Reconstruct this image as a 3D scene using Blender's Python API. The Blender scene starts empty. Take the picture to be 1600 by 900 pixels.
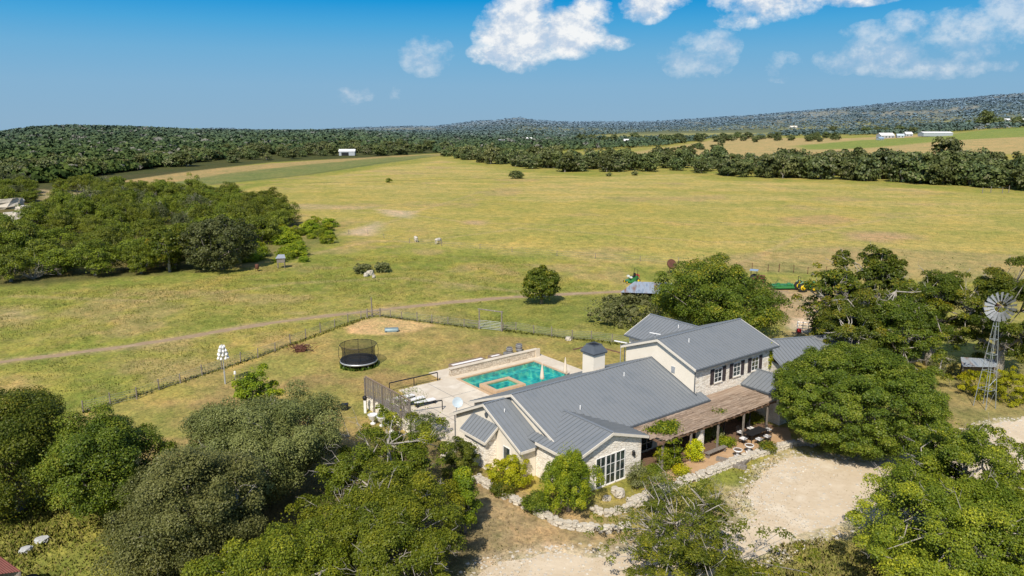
import bpy, math, random
import numpy as np
R = math.radians
rng = np.random.default_rng(7)
random.seed(7)
sc = bpy.context.scene
COL = sc.collection

# ------------------------------------------------------------------ camera numbers
H = 28.0; F = 1179.8; YH = 190.88
TH = math.atan((450 - YH) / F)
CT, ST = math.cos(TH), math.sin(TH)
AZ = R(52.84)
U = np.array([math.sin(AZ), math.cos(AZ)]); V = np.array([-U[1], U[0]]); O2 = np.array([11.074, 57.171])

def sstep(a, b, x):
    t = np.clip((x - a) / (b - a), 0, 1); return t * t * (3 - 2 * t)

# ------------------------------------------------------------------ terrain
PA = np.array([[-1600, 214], [-300, 212], [0, 204], [50, 198], [100, 195.5], [200, 197.5], [300, 202], [400, 204], [550, 204], [650, 211], [750, 218], [2600, 218]], float)
PB = np.array([[-1600, 203], [-300, 206], [0, 206], [230, 204], [340, 197], [400, 200], [480, 201], [560, 197], [620, 195.5], [680, 195], [740, 187.5], [780, 185.5], [812, 181.5], [835, 186], [900, 189.5], [1000, 190], [1060, 187], [1150, 182], [1280, 172], [1400, 163], [1500, 158], [1600, 151], [1900, 142], [2600, 140]], float)
def terrain(x, y):
    x = np.asarray(x, float); y = np.asarray(y, float)
    D = np.hypot(x, y) + 1e-6
    yy = np.maximum(y, D * .28)
    px = 800 + 1208 * x / yy
    hA = np.maximum(0, 28 - 1300 * (np.interp(px, PA[:, 0], PA[:, 1]) - YH) / 1208 - 5)
    hA = hA * sstep(520, 1250, D) * (1 - sstep(1400, 2300, D))
    hB = 28 + 4600 * (YH - np.interp(px, PB[:, 0], PB[:, 1])) / 1208 - 9
    hB = hB * sstep(1700, 4600, D) - np.maximum(0, D - 4600) * .02
    hR = 20 * sstep(1120, 1620, px) * np.clip((D - 600) / 850, 0, 1.4) * (1 - sstep(2600, 4200, D))
    rough = (np.sin(x / 310 + 1.3 * np.sin(y / 450)) * np.sin(y / 380 + 1.7)) * 7 * sstep(1900, 4200, D)
    rough += (np.sin(x / 130 + y / 210) + np.sin(y / 170 - x / 260)) * 1.6 * sstep(1900, 4200, D)
    hA2 = np.where(hA > .3, hA, -1e9)
    z = np.maximum(np.where(hR > .5, np.maximum(hB, hR), hB), hA2) + rough * (hB > 3)
    return np.where(y > -200, z, 0.0)

def ray(px, py):
    r = (px - 800) / F; k = (450 - py) / F
    return np.array([r, CT + k * ST, -ST + k * CT])
def at(px, py, z=0.0):
    d = ray(px, py)
    if z == 0.0 and (d[2] > -0.06):
        t = 300.0
        for _ in range(900):
            p = d * t
            if H + p[2] <= float(terrain(p[0], p[1])): break
            t *= 1.004
        return p[0], p[1]
    t = (z - H) / d[2]
    return d[0] * t, d[1] * t
def at3(px, py, z=0.0):
    x, y = at(px, py, z)
    return (x, y, z if z else float(terrain(x, y)))
def hw(a, b, z=0.0):
    p = O2 + a * U + b * V
    return (float(p[0]), float(p[1]), z)
def zpx(x, y, py):
    k = (450 - py) / F                      # height at plan position (x, y) seen on row py
    return H + y * (k * CT - ST) / (CT + k * ST)
def depth(x, y, z):
    return y * CT - (z - H) * ST

# ------------------------------------------------------------------ materials
def new_mat(name):
    m = bpy.data.materials.new(name); m.use_nodes = True
    nt = m.node_tree; nt.nodes.clear()
    out = nt.nodes.new('ShaderNodeOutputMaterial')
    return m, nt, out
def N(nt, t, **kw):
    n = nt.nodes.new(t)
    for k, v in kw.items():
        if k.startswith('i_'):
            n.inputs[int(k[2:]) if k[2:].isdigit() else k[2:].replace('_', ' ')].default_value = v
        else: setattr(n, k, v)
    return n
def ramp(nt, stops, src):
    r = nt.nodes.new('ShaderNodeValToRGB'); cr = r.color_ramp
    while len(cr.elements) < len(stops): cr.elements.new(.5)
    for e, (p, c) in zip(cr.elements, stops):
        e.position = p; e.color = (*c, 1) if len(c) == 3 else c
    nt.links.new(src, r.inputs[0]); return r.outputs[0]
def math_n(nt, op, a, b=None, c=None, clamp=False):
    n = nt.nodes.new('ShaderNodeMath'); n.operation = op; n.use_clamp = clamp
    for i, v in enumerate((a, b, c)):
        if v is None: continue
        if isinstance(v, (int, float)): n.inputs[i].default_value = v
        else: nt.links.new(v, n.inputs[i])
    return n.outputs[0]
def mixc(nt, fac, a, b, blend='MIX'):
    n = nt.nodes.new('ShaderNodeMix'); n.data_type = 'RGBA'; n.blend_type = blend
    for sock, v in ((n.inputs[0], fac), (n.inputs[6], a), (n.inputs[7], b)):
        if isinstance(v, (int, float)): sock.default_value = v
        elif isinstance(v, tuple): sock.default_value = (*v, 1) if len(v) == 3 else v
        else: nt.links.new(v, sock)
    return n.outputs[2]

def basic(name, c1, c2=None, scale=3.0, rough=.7, metal=0.0, bump=.0, detail=6, spec=.3, stretch=None, bscale=None, coord='Object', c3=None):
    m, nt, out = new_mat(name); L = nt.links
    p = N(nt, 'ShaderNodeBsdfPrincipled'); p.inputs['Roughness'].default_value = rough
    p.inputs['Metallic'].default_value = metal; p.inputs['Specular IOR Level'].default_value = spec
    L.new(p.outputs[0], out.inputs[0])
    tc = N(nt, 'ShaderNodeTexCoord'); vec = tc.outputs[coord]
    if stretch:
        mp = N(nt, 'ShaderNodeMapping'); mp.inputs['Scale'].default_value = stretch; L.new(vec, mp.inputs[0]); vec = mp.outputs[0]
    no = N(nt, 'ShaderNodeTexNoise'); no.inputs['Scale'].default_value = scale; no.inputs['Detail'].default_value = detail; no.inputs['Roughness'].default_value = .65
    L.new(vec, no.inputs['Vector'])
    if c2 is None: c2 = tuple(x * .75 for x in c1)
    st = [(.3, c1), (.7, c2)] if c3 is None else [(.3, c1), (.52, c2), (.72, c3)]
    L.new(ramp(nt, st, no.outputs['Fac']), p.inputs['Base Color'])
    if bump:
        n2 = N(nt, 'ShaderNodeTexNoise'); n2.inputs['Scale'].default_value = bscale or scale * 3; n2.inputs['Detail'].default_value = 6
        L.new(vec, n2.inputs['Vector'])
        b = N(nt, 'ShaderNodeBump'); b.inputs['Strength'].default_value = bump; b.inputs['Distance'].default_value = .05
        L.new(n2.outputs['Fac'], b.inputs['Height']); L.new(b.outputs[0], p.inputs['Normal'])
    return m

def leaf_mat(name, dark, mid, light, yellow=None, trans=.28, haze=0.0, spec=.25):
    m, nt, out = new_mat(name); L = nt.links
    a = N(nt, 'ShaderNodeAttribute', attribute_name='leaf_tone')
    oi = N(nt, 'ShaderNodeObjectInfo')
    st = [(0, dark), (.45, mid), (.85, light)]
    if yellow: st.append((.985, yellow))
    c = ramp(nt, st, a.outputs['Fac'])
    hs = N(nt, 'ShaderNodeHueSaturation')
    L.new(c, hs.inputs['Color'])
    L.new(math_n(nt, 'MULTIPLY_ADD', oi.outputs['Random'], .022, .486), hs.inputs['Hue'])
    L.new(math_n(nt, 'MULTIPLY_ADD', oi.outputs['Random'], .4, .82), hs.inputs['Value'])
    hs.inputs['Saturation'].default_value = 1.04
    col = hs.outputs[0]
    if haze: col = mixc(nt, haze, col, (.16, .23, .30))  # bluish distance haze mixed into the leaf colour
    p = N(nt, 'ShaderNodeBsdfPrincipled'); p.inputs['Roughness'].default_value = .5; p.inputs['Specular IOR Level'].default_value = spec
    L.new(col, p.inputs['Base Color'])
    t = N(nt, 'ShaderNodeBsdfTranslucent')
    L.new(mixc(nt, .5, col, (.20, .26, .03)), t.inputs['Color'])
    ms = N(nt, 'ShaderNodeMixShader'); ms.inputs[0].default_value = trans
    L.new(p.outputs[0], ms.inputs[1]); L.new(t.outputs[0], ms.inputs[2]); L.new(ms.outputs[0], out.inputs[0])
    return m

M = {}
M['leaf_pecan'] = leaf_mat('leaf_bright', (.030, .055, .007), (.094, .132, .013), (.205, .230, .024), (.34, .33, .03))
M['leaf_round'] = leaf_mat('leaf_round', (.014, .028, .004), (.052, .080, .009), (.140, .168, .018), (.20, .20, .03), trans=.2)
M['leaf_oak'] = leaf_mat('leaf_live_oak', (.030, .042, .011), (.088, .104, .028), (.185, .195, .062), None, trans=.15)
M['leaf_dark'] = leaf_mat('leaf_dark', (.020, .040, .006), (.062, .094, .011), (.145, .17, .020), (.24, .20, .02))
M['leaf_cedar'] = leaf_mat('leaf_cedar', (.018, .036, .005), (.066, .094, .010), (.165, .190, .018), None, trans=.15)
M['leaf_mid'] = leaf_mat('leaf_pasture_oak', (.020, .032, .011), (.056, .074, .022), (.12, .135, .042), None, trans=.14)
M['leaf_far'] = leaf_mat('leaf_far', (.020, .036, .010), (.056, .080, .019), (.115, .138, .030), (.18, .17, .08), trans=.08, haze=.05)
M['leaf_grey'] = leaf_mat('leaf_greygreen', (.035, .055, .016), (.095, .115, .034), (.20, .21, .08), None, trans=.15)
M['leaf_yellow'] = leaf_mat('leaf_yellow', (.09, .12, .010), (.26, .30, .02), (.50, .50, .03), (.62, .55, .03))
M['leaf_sprig'] = leaf_mat('leaf_sprig', (.035, .070, .008), (.105, .165, .014), (.25, .31, .024), (.42, .42, .03))
M['bark'] = basic('bark_grey', (.30, .27, .23), (.14, .12, .10), 6, .9, bump=.6, stretch=(1, 1, .3))
M['bark_pale'] = basic('bark_pale', (.46, .42, .36), (.24, .21, .17), 8, .9, bump=.5)
M['bark_dark'] = basic('bark_dark', (.12, .10, .085), (.06, .05, .04), 6, .95)
M['metalroof'] = basic('blue_grey_standing_seam', (.168, .184, .197), (.196, .209, .219), .5, .40, metal=.0, spec=.5, detail=12, c3=(.178, .191, .200))
M['limewall'] = None
M['cream'] = basic('cream_stucco', (.80, .73, .61), (.74, .67, .55), .9, .9, bump=.15, bscale=25, detail=8)
M['trim'] = basic('cream_trim', (.72, .66, .56), (.64, .58, .48), 2, .7)
M['grey_trim'] = basic('grey_gutter', (.10, .115, .13), (.13, .145, .16), 3, .5, metal=.3)
M['black'] = basic('black_iron', (.018, .018, .02), (.03, .03, .032), 5, .5, metal=.3)
M['white'] = basic('white_paint', (.80, .79, .77), (.68, .67, .64), 4, .55)
M['shutter'] = basic('dark_brown_shutter', (.045, .035, .038), (.07, .055, .055), 6, .7)
M['wood_grey'] = basic('weathered_wood', (.30, .26, .22), (.17, .145, .12), 5, .9, bump=.5, stretch=(1, 1, .25), c3=(.40, .36, .31))
M['wood_brown'] = basic('brown_wood', (.20, .12, .075), (.13, .08, .05), 4, .8)
M['rust'] = basic('rust', (.16, .065, .035), (.09, .04, .028), 5, .85, bump=.3, c3=(.24, .10, .05))
M['galv'] = basic('galvanized_steel', (.58, .60, .62), (.42, .44, .46), 5, .45, metal=.5)
M['galv_wall'] = basic('weathered_pipe', (.30, .33, .33), (.20, .22, .22), 4, .6, metal=.3)
M['terracotta'] = basic('pool_coping', (.56, .40, .25), (.46, .32, .19), 3, .75, bump=.2)
M['deck'] = basic('pale_concrete', (.70, .62, .49), (.56, .48, .37), .35, .9, detail=12, bump=.15, bscale=18, c3=(.74, .67, .55))
M['rock'] = basic('limestone_rock', (.64, .58, .47), (.44, .39, .31), 2.2, .95, bump=1.0, bscale=5, c3=(.70, .65, .55))
M['rock_shaded'] = basic('shaded_rock', (.22, .19, .15), (.40, .35, .28), 2.2, .95, bump=1.0, bscale=5)  # limestone with the round tree's shade put into its colour
M['hay'] = basic('tan_planter', (.28, .21, .15), (.18, .13, .10), 5, .85)
M['green_paint'] = basic('green_paint', (.03, .22, .06), (.05, .16, .05), 3, .4)
M['yellow_paint'] = basic('yellow_paint', (.75, .52, .01), (.62, .42, .01), 3, .4)
M['red_paint'] = basic('red_paint', (.22, .045, .04), (.14, .04, .035), 3, .6)
M['red_bright'] = basic('bright_red_paint', (.55, .03, .04), (.4, .03, .04), 3, .5)
M['blue_paint'] = basic('faded_blue', (.20, .30, .42), (.30, .38, .46), 3, .6)
M['tyre'] = basic('black_rubber', (.015, .015, .016), (.03, .03, .03), 4, .8)
M['canvas'] = basic('umbrella_canvas', (.66, .58, .46), (.58, .50, .40), 4, .9, stretch=(3, 3, .5))
M['hide'] = basic('cream_hide', (.62, .56, .48), (.50, .44, .36), 3, .9)
M['steel_blue'] = basic('trough_blue_grey', (.16, .23, .25), (.24, .30, .30), 4, .5, metal=.3)
M['blade'] = basic('weathered_blade', (.33, .345, .36), (.16, .165, .17), 2.5, .6, metal=.0)
M['dish'] = basic('dish_grey_blue', (.42, .50, .54), (.50, .56, .58), 3, .5)
M['redroof'] = basic('red_brown_roof', (.20, .065, .045), (.15, .05, .038), 1.5, .5, metal=.2, c3=(.23, .09, .06))
M['pebble'] = basic('pale_stone', (.52, .52, .50), (.38, .38, .37), 3, .9, bump=.5)
M['soil'] = basic('garden_soil', (.10, .07, .045), (.16, .11, .07), 1.3, 1, bump=.8, bscale=6)
M['fabric_white'] = basic('white_cushion', (.78, .76, .74), (.68, .66, .64), 3, .9)
M['barrel'] = basic('barrel_wood_grey', (.17, .16, .155), (.10, .095, .09), 4, .8, stretch=(3, 3, .3))

def glass_mat():
    m, nt, out = new_mat('window_glass'); L = nt.links
    p = N(nt, 'ShaderNodeBsdfPrincipled'); p.inputs['Roughness'].default_value = .06; p.inputs['Specular IOR Level'].default_value = .9
    tc = N(nt, 'ShaderNodeTexCoord'); no = N(nt, 'ShaderNodeTexNoise'); no.inputs['Scale'].default_value = 1.6
    L.new(tc.outputs['Object'], no.inputs['Vector'])
    L.new(ramp(nt, [(.35, (.012, .018, .02)), (.6, (.05, .07, .065)), (.75, (.13, .12, .09))], no.outputs['Fac']), p.inputs['Base Color'])
    L.new(p.outputs[0], out.inputs[0]); return m
M['glass'] = glass_mat()

def stone_mat(name, light, mid, dark, scale=2.2, sx=1.0, sz=2.6, bump=.8):
    """irregular coursed limestone: cells stretched along the wall, mortar between, colour per stone"""
    m, nt, out = new_mat(name); L = nt.links
    p = N(nt, 'ShaderNodeBsdfPrincipled'); p.inputs['Roughness'].default_value = .92; p.inputs['Specular IOR Level'].default_value = .15
    tc = N(nt, 'ShaderNodeTexCoord'); mp = N(nt, 'ShaderNodeMapping'); mp.inputs['Scale'].default_value = (sx, sx, sz)
    L.new(tc.outputs['Object'], mp.inputs[0])
    v1 = N(nt, 'ShaderNodeTexVoronoi'); v1.inputs['Scale'].default_value = scale; L.new(mp.outputs[0], v1.inputs['Vector'])
    v2 = N(nt, 'ShaderNodeTexVoronoi', feature='DISTANCE_TO_EDGE'); v2.inputs['Scale'].default_value = scale; L.new(mp.outputs[0], v2.inputs['Vector'])
    no = N(nt, 'ShaderNodeTexNoise'); no.inputs['Scale'].default_value = 1.2; no.inputs['Detail'].default_value = 8; L.new(tc.outputs['Object'], no.inputs['Vector'])
    sep = N(nt, 'ShaderNodeSeparateColor'); L.new(v1.outputs['Color'], sep.inputs[0])
    c = ramp(nt, [(.0, mid), (.45, light), (.8, light), (.95, dark)], sep.outputs[0])
    c = mixc(nt, math_n(nt, 'MULTIPLY', no.outputs['Fac'], .5), c, mid)
    e = ramp(nt, [(.0, (.0, .0, .0)), (.09, (1, 1, 1))], v2.outputs['Distance'])
    c = mixc(nt, e, tuple(x * .76 for x in mid), c)
    L.new(c, p.inputs['Base Color'])
    b = N(nt, 'ShaderNodeBump'); b.inputs['Strength'].default_value = bump; b.inputs['Distance'].default_value = .06
    L.new(e, b.inputs['Height']); L.new(b.outputs[0], p.inputs['Normal']); L.new(p.outputs[0], out.inputs[0])
    return m
M['limewall'] = stone_mat('coursed_limestone', (.90, .84, .73), (.86, .78, .66), (.60, .50, .37), bump=.45)
M['drystone'] = stone_mat('rough_drystone', (.62, .55, .44), (.40, .35, .28), (.20, .17, .13), 2.0, 1, 1.6, 1.0)
M['poolwall'] = stone_mat('pool_wall_stone', (.66, .58, .46), (.50, .42, .32), (.40, .31, .22), 3.2, 1, 1.4, .5)

def corrugated():
    m, nt, out = new_mat('rusty_corrugated_sheet'); L = nt.links
    p = N(nt, 'ShaderNodeBsdfPrincipled'); p.inputs['Roughness'].default_value = .55; p.inputs['Metallic'].default_value = .35
    tc = N(nt, 'ShaderNodeTexCoord'); mp = N(nt, 'ShaderNodeMapping'); mp.inputs['Scale'].default_value = (1.1, .12, 1)
    L.new(tc.outputs['Object'], mp.inputs[0])
    no = N(nt, 'ShaderNodeTexNoise'); no.inputs['Scale'].default_value = 1.2; no.inputs['Detail'].default_value = 7; L.new(mp.outputs[0], no.inputs['Vector'])
    L.new(ramp(nt, [(.36, (.30, .16, .10)), (.46, (.36, .38, .40)), (.56, (.42, .47, .52)), (.64, (.22, .27, .33))], no.outputs['Fac']), p.inputs['Base Color'])
    L.new(p.outputs[0], out.inputs[0]); return m
M['corr'] = corrugated()

def thatch():
    m, nt, out = new_mat('reed_mat'); L = nt.links
    p = N(nt, 'ShaderNodeBsdfPrincipled'); p.inputs['Roughness'].default_value = .95
    tc = N(nt, 'ShaderNodeTexCoord'); mp = N(nt, 'ShaderNodeMapping'); mp.inputs['Scale'].default_value = (.35, 9, 1)
    L.new(tc.outputs['Object'], mp.inputs[0])
    no = N(nt, 'ShaderNodeTexNoise'); no.inputs['Scale'].default_value = 1.5; no.inputs['Detail'].default_value = 8; L.new(mp.outputs[0], no.inputs['Vector'])
    n2 = N(nt, 'ShaderNodeTexNoise'); n2.inputs['Scale'].default_value = .7; n2.inputs['Detail'].default_value = 5; L.new(tc.outputs['Object'], n2.inputs['Vector'])
    c = ramp(nt, [(.3, (.17, .12, .085)), (.5, (.34, .26, .19)), (.7, (.48, .39, .30))], no.outputs['Fac'])
    c = mixc(nt, math_n(nt, 'MULTIPLY', n2.outputs['Fac'], .7), c, (.33, .22, .14))
    L.new(c, p.inputs['Base Color'])
    b = N(nt, 'ShaderNodeBump'); b.inputs['Strength'].default_value = .8; b.inputs['Distance'].default_value = .05
    L.new(no.outputs['Fac'], b.inputs['Height']); L.new(b.outputs[0], p.inputs['Normal']); L.new(p.outputs[0], out.inputs[0]); return m
M['reed'] = thatch()

def net_mat(name, col, a):
    m, nt, out = new_mat(name); L = nt.links
    d = N(nt, 'ShaderNodeBsdfDiffuse'); d.inputs[0].default_value = (*col, 1); t = N(nt, 'ShaderNodeBsdfTransparent')
    tc = N(nt, 'ShaderNodeTexCoord'); no = N(nt, 'ShaderNodeTexNoise'); no.inputs['Scale'].default_value = 9
    L.new(tc.outputs['Object'], no.inputs['Vector'])
    ms = N(nt, 'ShaderNodeMixShader'); L.new(math_n(nt, 'MULTIPLY_ADD', no.outputs['Fac'], .3, a - .15), ms.inputs[0])
    L.new(t.outputs[0], ms.inputs[1]); L.new(d.outputs[0], ms.inputs[2]); L.new(ms.outputs[0], out.inputs[0]); return m
M['net'] = net_mat('safety_net', (.03, .03, .03), .5)
M['wire'] = net_mat('wire_mesh', (.30, .30, .24), .10)

def water_mat():
    m, nt, out = new_mat('pool_water'); L = nt.links
    tc = N(nt, 'ShaderNodeTexCoord')
    no = N(nt, 'ShaderNodeTexNoise'); no.inputs['Scale'].default_value = 1.7; no.inputs['Detail'].default_value = 4; no.inputs['Distortion'].default_value = .8
    L.new(tc.outputs['Object'], no.inputs['Vector'])
    b = N(nt, 'ShaderNodeBump'); b.inputs['Strength'].default_value = .45; b.inputs['Distance'].default_value = .12; L.new(no.outputs['Fac'], b.inputs['Height'])
    t = N(nt, 'ShaderNodeBsdfTransparent'); t.inputs[0].default_value = (.44, .88, .87, 1)
    g = N(nt, 'ShaderNodeBsdfGlossy'); g.inputs['Roughness'].default_value = .08; L.new(b.outputs[0], g.inputs['Normal'])
    fr = N(nt, 'ShaderNodeFresnel'); fr.inputs[0].default_value = 1.33; L.new(b.outputs[0], fr.inputs['Normal'])
    ms = N(nt, 'ShaderNodeMixShader'); L.new(fr.outputs[0], ms.inputs[0]); L.new(t.outputs[0], ms.inputs[1]); L.new(g.outputs[0], ms.inputs[2])
    L.new(ms.outputs[0], out.inputs[0]); return m
M['water'] = water_mat()
def basin_mat():
    m, nt, out = new_mat('pool_plaster'); L = nt.links
    p = N(nt, 'ShaderNodeBsdfPrincipled'); p.inputs['Roughness'].default_value = .8
    tc = N(nt, 'ShaderNodeTexCoord')
    n0 = N(nt, 'ShaderNodeTexNoise'); n0.inputs['Scale'].default_value = .9; L.new(tc.outputs['Object'], n0.inputs['Vector'])
    mx = mixc(nt, .35, tc.outputs['Object'], n0.outputs['Color'])
    v = N(nt, 'ShaderNodeTexVoronoi', feature='SMOOTH_F1'); v.inputs['Scale'].default_value = 2.6; v.inputs['Smoothness'].default_value = .25
    L.new(mx, v.inputs['Vector'])
    L.new(ramp(nt, [(.0, (.02, .24, .27)), (.32, (.04, .38, .40)), (.56, (.10, .52, .48)), (.78, (.50, .66, .48))], v.outputs['Distance']), p.inputs['Base Color'])  # cell pattern imitates caustic light, painted into the plaster colour
    L.new(p.outputs[0], out.inputs[0]); return m
M['basin'] = basin_mat()

# ------------------------------------------------------------------ object helpers
def link(o, parent=None):
    COL.objects.link(o)
    if parent is not None: o.parent = parent
    return o
def tag(o, label=None, cat=None, group=None, kind=None):
    if label: o['label'] = label
    if cat: o['category'] = cat
    if group: o['group'] = group
    if kind: o['kind'] = kind
    return o
def empty(name, loc, rz=0, scale=None):
    o = bpy.data.objects.new(name, None); COL.objects.link(o)
    o.location = loc; o.rotation_euler = (0, 0, rz); o.empty_display_size = .3
    if scale is not None: o.scale = scale
    return o
def np_mesh(name, verts, faces_flat, nper, mat, attr=None, cattr=None, smooth=False):
    me = bpy.data.meshes.new(name); nv = len(verts); nf = len(faces_flat) // nper
    me.vertices.add(nv); me.vertices.foreach_set('co', np.asarray(verts, np.float32).ravel())
    me.loops.add(nf * nper); me.loops.foreach_set('vertex_index', np.asarray(faces_flat, np.int32).ravel())
    me.polygons.add(nf); me.polygons.foreach_set('loop_start', np.arange(0, nf * nper, nper, dtype=np.int32))
    me.update(calc_edges=True)
    if attr is not None:
        a = me.attributes.new('leaf_tone', 'FLOAT', 'POINT'); a.data.foreach_set('value', np.asarray(attr, np.float32))
    if cattr is not None:
        a = me.attributes.new('col', 'FLOAT_COLOR', 'POINT'); a.data.foreach_set('color', np.asarray(cattr, np.float32).ravel())
    if smooth: me.polygons.foreach_set('use_smooth', np.ones(nf, bool))
    if mat: me.materials.append(mat)
    me.validate(); return me

def rotm(rz):
    c, s = math.cos(rz), math.sin(rz); return np.array([[c, -s, 0], [s, c, 0], [0, 0, 1]])
class MB:
    def __init__(s): s.v = []; s.f = []
    def add(s, vs, fs):
        b = len(s.v); s.v += [tuple(float(c) for c in p) for p in vs]; s.f += [tuple(b + i for i in f) for f in fs]
    def box(s, c, d, rz=0, rx=0, ry=0):
        x, y, z = d[0] / 2, d[1] / 2, d[2] / 2
        P = np.array([(i * x, j * y, k * z) for k in (-1, 1) for j in (-1, 1) for i in (-1, 1)])
        if rx: P = P @ np.array([[1, 0, 0], [0, math.cos(rx), math.sin(rx)], [0, -math.sin(rx), math.cos(rx)]])
        if ry: P = P @ np.array([[math.cos(ry), 0, -math.sin(ry)], [0, 1, 0], [math.sin(ry), 0, math.cos(ry)]])
        P = P @ rotm(rz).T + np.array(c)
        s.add(P, [(0, 2, 3, 1), (4, 5, 7, 6), (0, 1, 5, 4), (2, 6, 7, 3), (0, 4, 6, 2), (1, 3, 7, 5)]); return s
    def bb(s, a, b):      # box from two corners
        return s.box([(a[i] + b[i]) / 2 for i in range(3)], [abs(a[i] - b[i]) for i in range(3)])
    def path(s, pts, rad, n=6, caps=True):
        pts = [np.array(p, float) for p in pts]; rings = []
        if not isinstance(rad, (list, tuple, np.ndarray)): rad = [rad] * len(pts)
        for i, p in enumerate(pts):
            d = pts[min(i + 1, len(pts) - 1)] - pts[max(i - 1, 0)]; d /= (np.linalg.norm(d) + 1e-9)
            h = np.array([0, 0, 1.]) if abs(d[2]) < .9 else np.array([1., 0, 0])
            a = np.cross(d, h); a /= np.linalg.norm(a); b = np.cross(d, a)
            rings.append([p + rad[i] * (math.cos(2 * math.pi * k / n) * a + math.sin(2 * math.pi * k / n) * b) for k in range(n)])
        vs = [q for r in rings for q in r]; fs = []
        for i in range(len(pts) - 1):
            for k in range(n):
                k2 = (k + 1) % n; fs.append((i * n + k, i * n + k2, (i + 1) * n + k2, (i + 1) * n + k))
        if caps: fs.append(tuple(range(n - 1, -1, -1))); fs.append(tuple((len(pts) - 1) * n + k for k in range(n)))
        s.add(vs, fs); return s
    def lathe(s, prof, c=(0, 0, 0), n=16, tilt=None):
        vs = []; fs = []
        for r, z in prof:
            for k in range(n):
                t = 2 * math.pi * k / n; vs.append(np.array([r * math.cos(t), r * math.sin(t), z]))
        if tilt is not None: vs = [tilt @ v for v in vs]
        vs = [v + np.array(c) for v in vs]
        for i in range(len(prof) - 1):
            for k in range(n):
                k2 = (k + 1) % n; fs.append((i * n + k, i * n + k2, (i + 1) * n + k2, (i + 1) * n + k))
        fs.append(tuple(range(n - 1, -1, -1))); fs.append(tuple((len(prof) - 1) * n + k for k in range(n)))
        s.add(vs, fs); return s
    def poly(s, pts): s.add(pts, [tuple(range(len(pts)))]); return s
    def slab(s, pts, t):          # polygon thickened downwards
        n = len(pts); lo = [(p[0], p[1], p[2] - t) for p in pts]
        s.add(list(pts) + lo, [tuple(range(n)), tuple(range(2 * n - 1, n - 1, -1))] + [(i, i + n, (i + 1) % n + n, (i + 1) % n) for i in range(n)]); return s
    def build(s, name, mat, parent=None, smooth=False, loc=None, rz=0):
        me = bpy.data.meshes.new(name); me.from_pydata(s.v, [], s.f); me.update()
        if mat is not None: me.materials.append(mat)
        if smooth: me.polygons.foreach_set('use_smooth', [True] * len(me.polygons))
        o = bpy.data.objects.new(name, me); link(o, parent)
        if loc is not None: o.location = loc
        if rz: o.rotation_euler = (0, 0, rz)
        return o
def rotx(a): c, s = math.cos(a), math.sin(a); return np.array([[1, 0, 0], [0, c, -s], [0, s, c]])
def roty(a): c, s = math.cos(a), math.sin(a); return np.array([[c, 0, s], [0, 1, 0], [-s, 0, c]])
def copy_tree(o, parent=None):
    c = o.copy(); COL.objects.link(c)
    if parent is not None: c.parent = parent
    for ch in list(o.children): copy_tree(ch, c)
    return c

# ------------------------------------------------------------------ noise in numpy
_T = rng.random((256, 256))
def vnoise(x, y):
    xi = np.floor(x).astype(int); yi = np.floor(y).astype(int); fx = x - xi; fy = y - yi
    fx = fx * fx * (3 - 2 * fx); fy = fy * fy * (3 - 2 * fy)
    g = lambda a, b: _T[a % 256, b % 256]
    return (g(xi, yi) * (1 - fx) + g(xi + 1, yi) * fx) * (1 - fy) + (g(xi, yi + 1) * (1 - fx) + g(xi + 1, yi + 1) * fx) * fy
def fbm(x, y, o=4, s=1.0):
    t = 0; a = 1; n = 0
    for i in range(o): t = t + a * vnoise(x / s + 17.3 * i, y / s + 9.1 * i); n += a; a *= .55; s /= 2.1
    return t / n
def poly_sd(x, y, P):
    """signed distance, positive inside"""
    P = np.array(P, float); n = len(P); ins = np.zeros(x.shape, bool); d = np.full(x.shape, 1e9)
    for i in range(n):
        ax, ay = P[i]; bx, by = P[(i + 1) % n]
        c = ((ay > y) != (by > y)) & (x < (bx - ax) * (y - ay) / ((by - ay) if by != ay else 1e-9) + ax); ins ^= c
        L = (bx - ax) ** 2 + (by - ay) ** 2 + 1e-9; t = np.clip(((x - ax) * (bx - ax) + (y - ay) * (by - ay)) / L, 0, 1)
        d = np.minimum(d, np.hypot(x - ax - t * (bx - ax), y - ay - t * (by - ay)))
    return np.where(ins, d, -d)
def line_d(x, y, P):
    d = np.full(x.shape, 1e9)
    for (ax, ay), (bx, by) in zip(P[:-1], P[1:]):
        L = (bx - ax) ** 2 + (by - ay) ** 2 + 1e-9; t = np.clip(((x - ax) * (bx - ax) + (y - ay) * (by - ay)) / L, 0, 1)
        d = np.minimum(d, np.hypot(x - ax - t * (bx - ax), y - ay - t * (by - ay)))
    return d
def PP(pts): return [at(*p) for p in pts]

def dense(P, step=2.0):
    out = []
    for a, b in zip(P[:-1], P[1:]):
        L = math.dist(a, b); k = max(1, int(L / step)); out += [(a[0] + (b[0] - a[0]) * i / k, a[1] + (b[1] - a[1]) * i / k) for i in range(k)]
    return out + [P[-1]]
TRACK = PP([(-120, 580), (0, 566), (100, 553), (200, 543), (300, 525), (400, 507), (520, 492), (600, 484), (700, 472), (820, 463), (960, 456), (1100, 452), (1250, 456)])
LAWN = PP([(100, 652), (215, 624), (376, 567), (573, 497), (594, 495), (675, 506), (749, 514), (956, 536), (1100, 545), (1010, 640), (760, 760), (400, 760), (180, 720)])
DRIVE = PP([(1700, 655), (1600, 652), (1540, 668), (1450, 705), (1345, 722), (1240, 712), (1190, 738), (1165, 775), (1190, 800), (1120, 830), (980, 860), (860, 868), (760, 885), (640, 960), (1000, 985), (1170, 885), (1230, 846), (1335, 814), (1420, 800), (1560, 740), (1700, 715)])
PATIO = PP([(1000, 738), (1060, 700), (1110, 688), (1160, 668), (1230, 668), (1240, 692), (1180, 712), (1105, 744), (1010, 775)])

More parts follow.
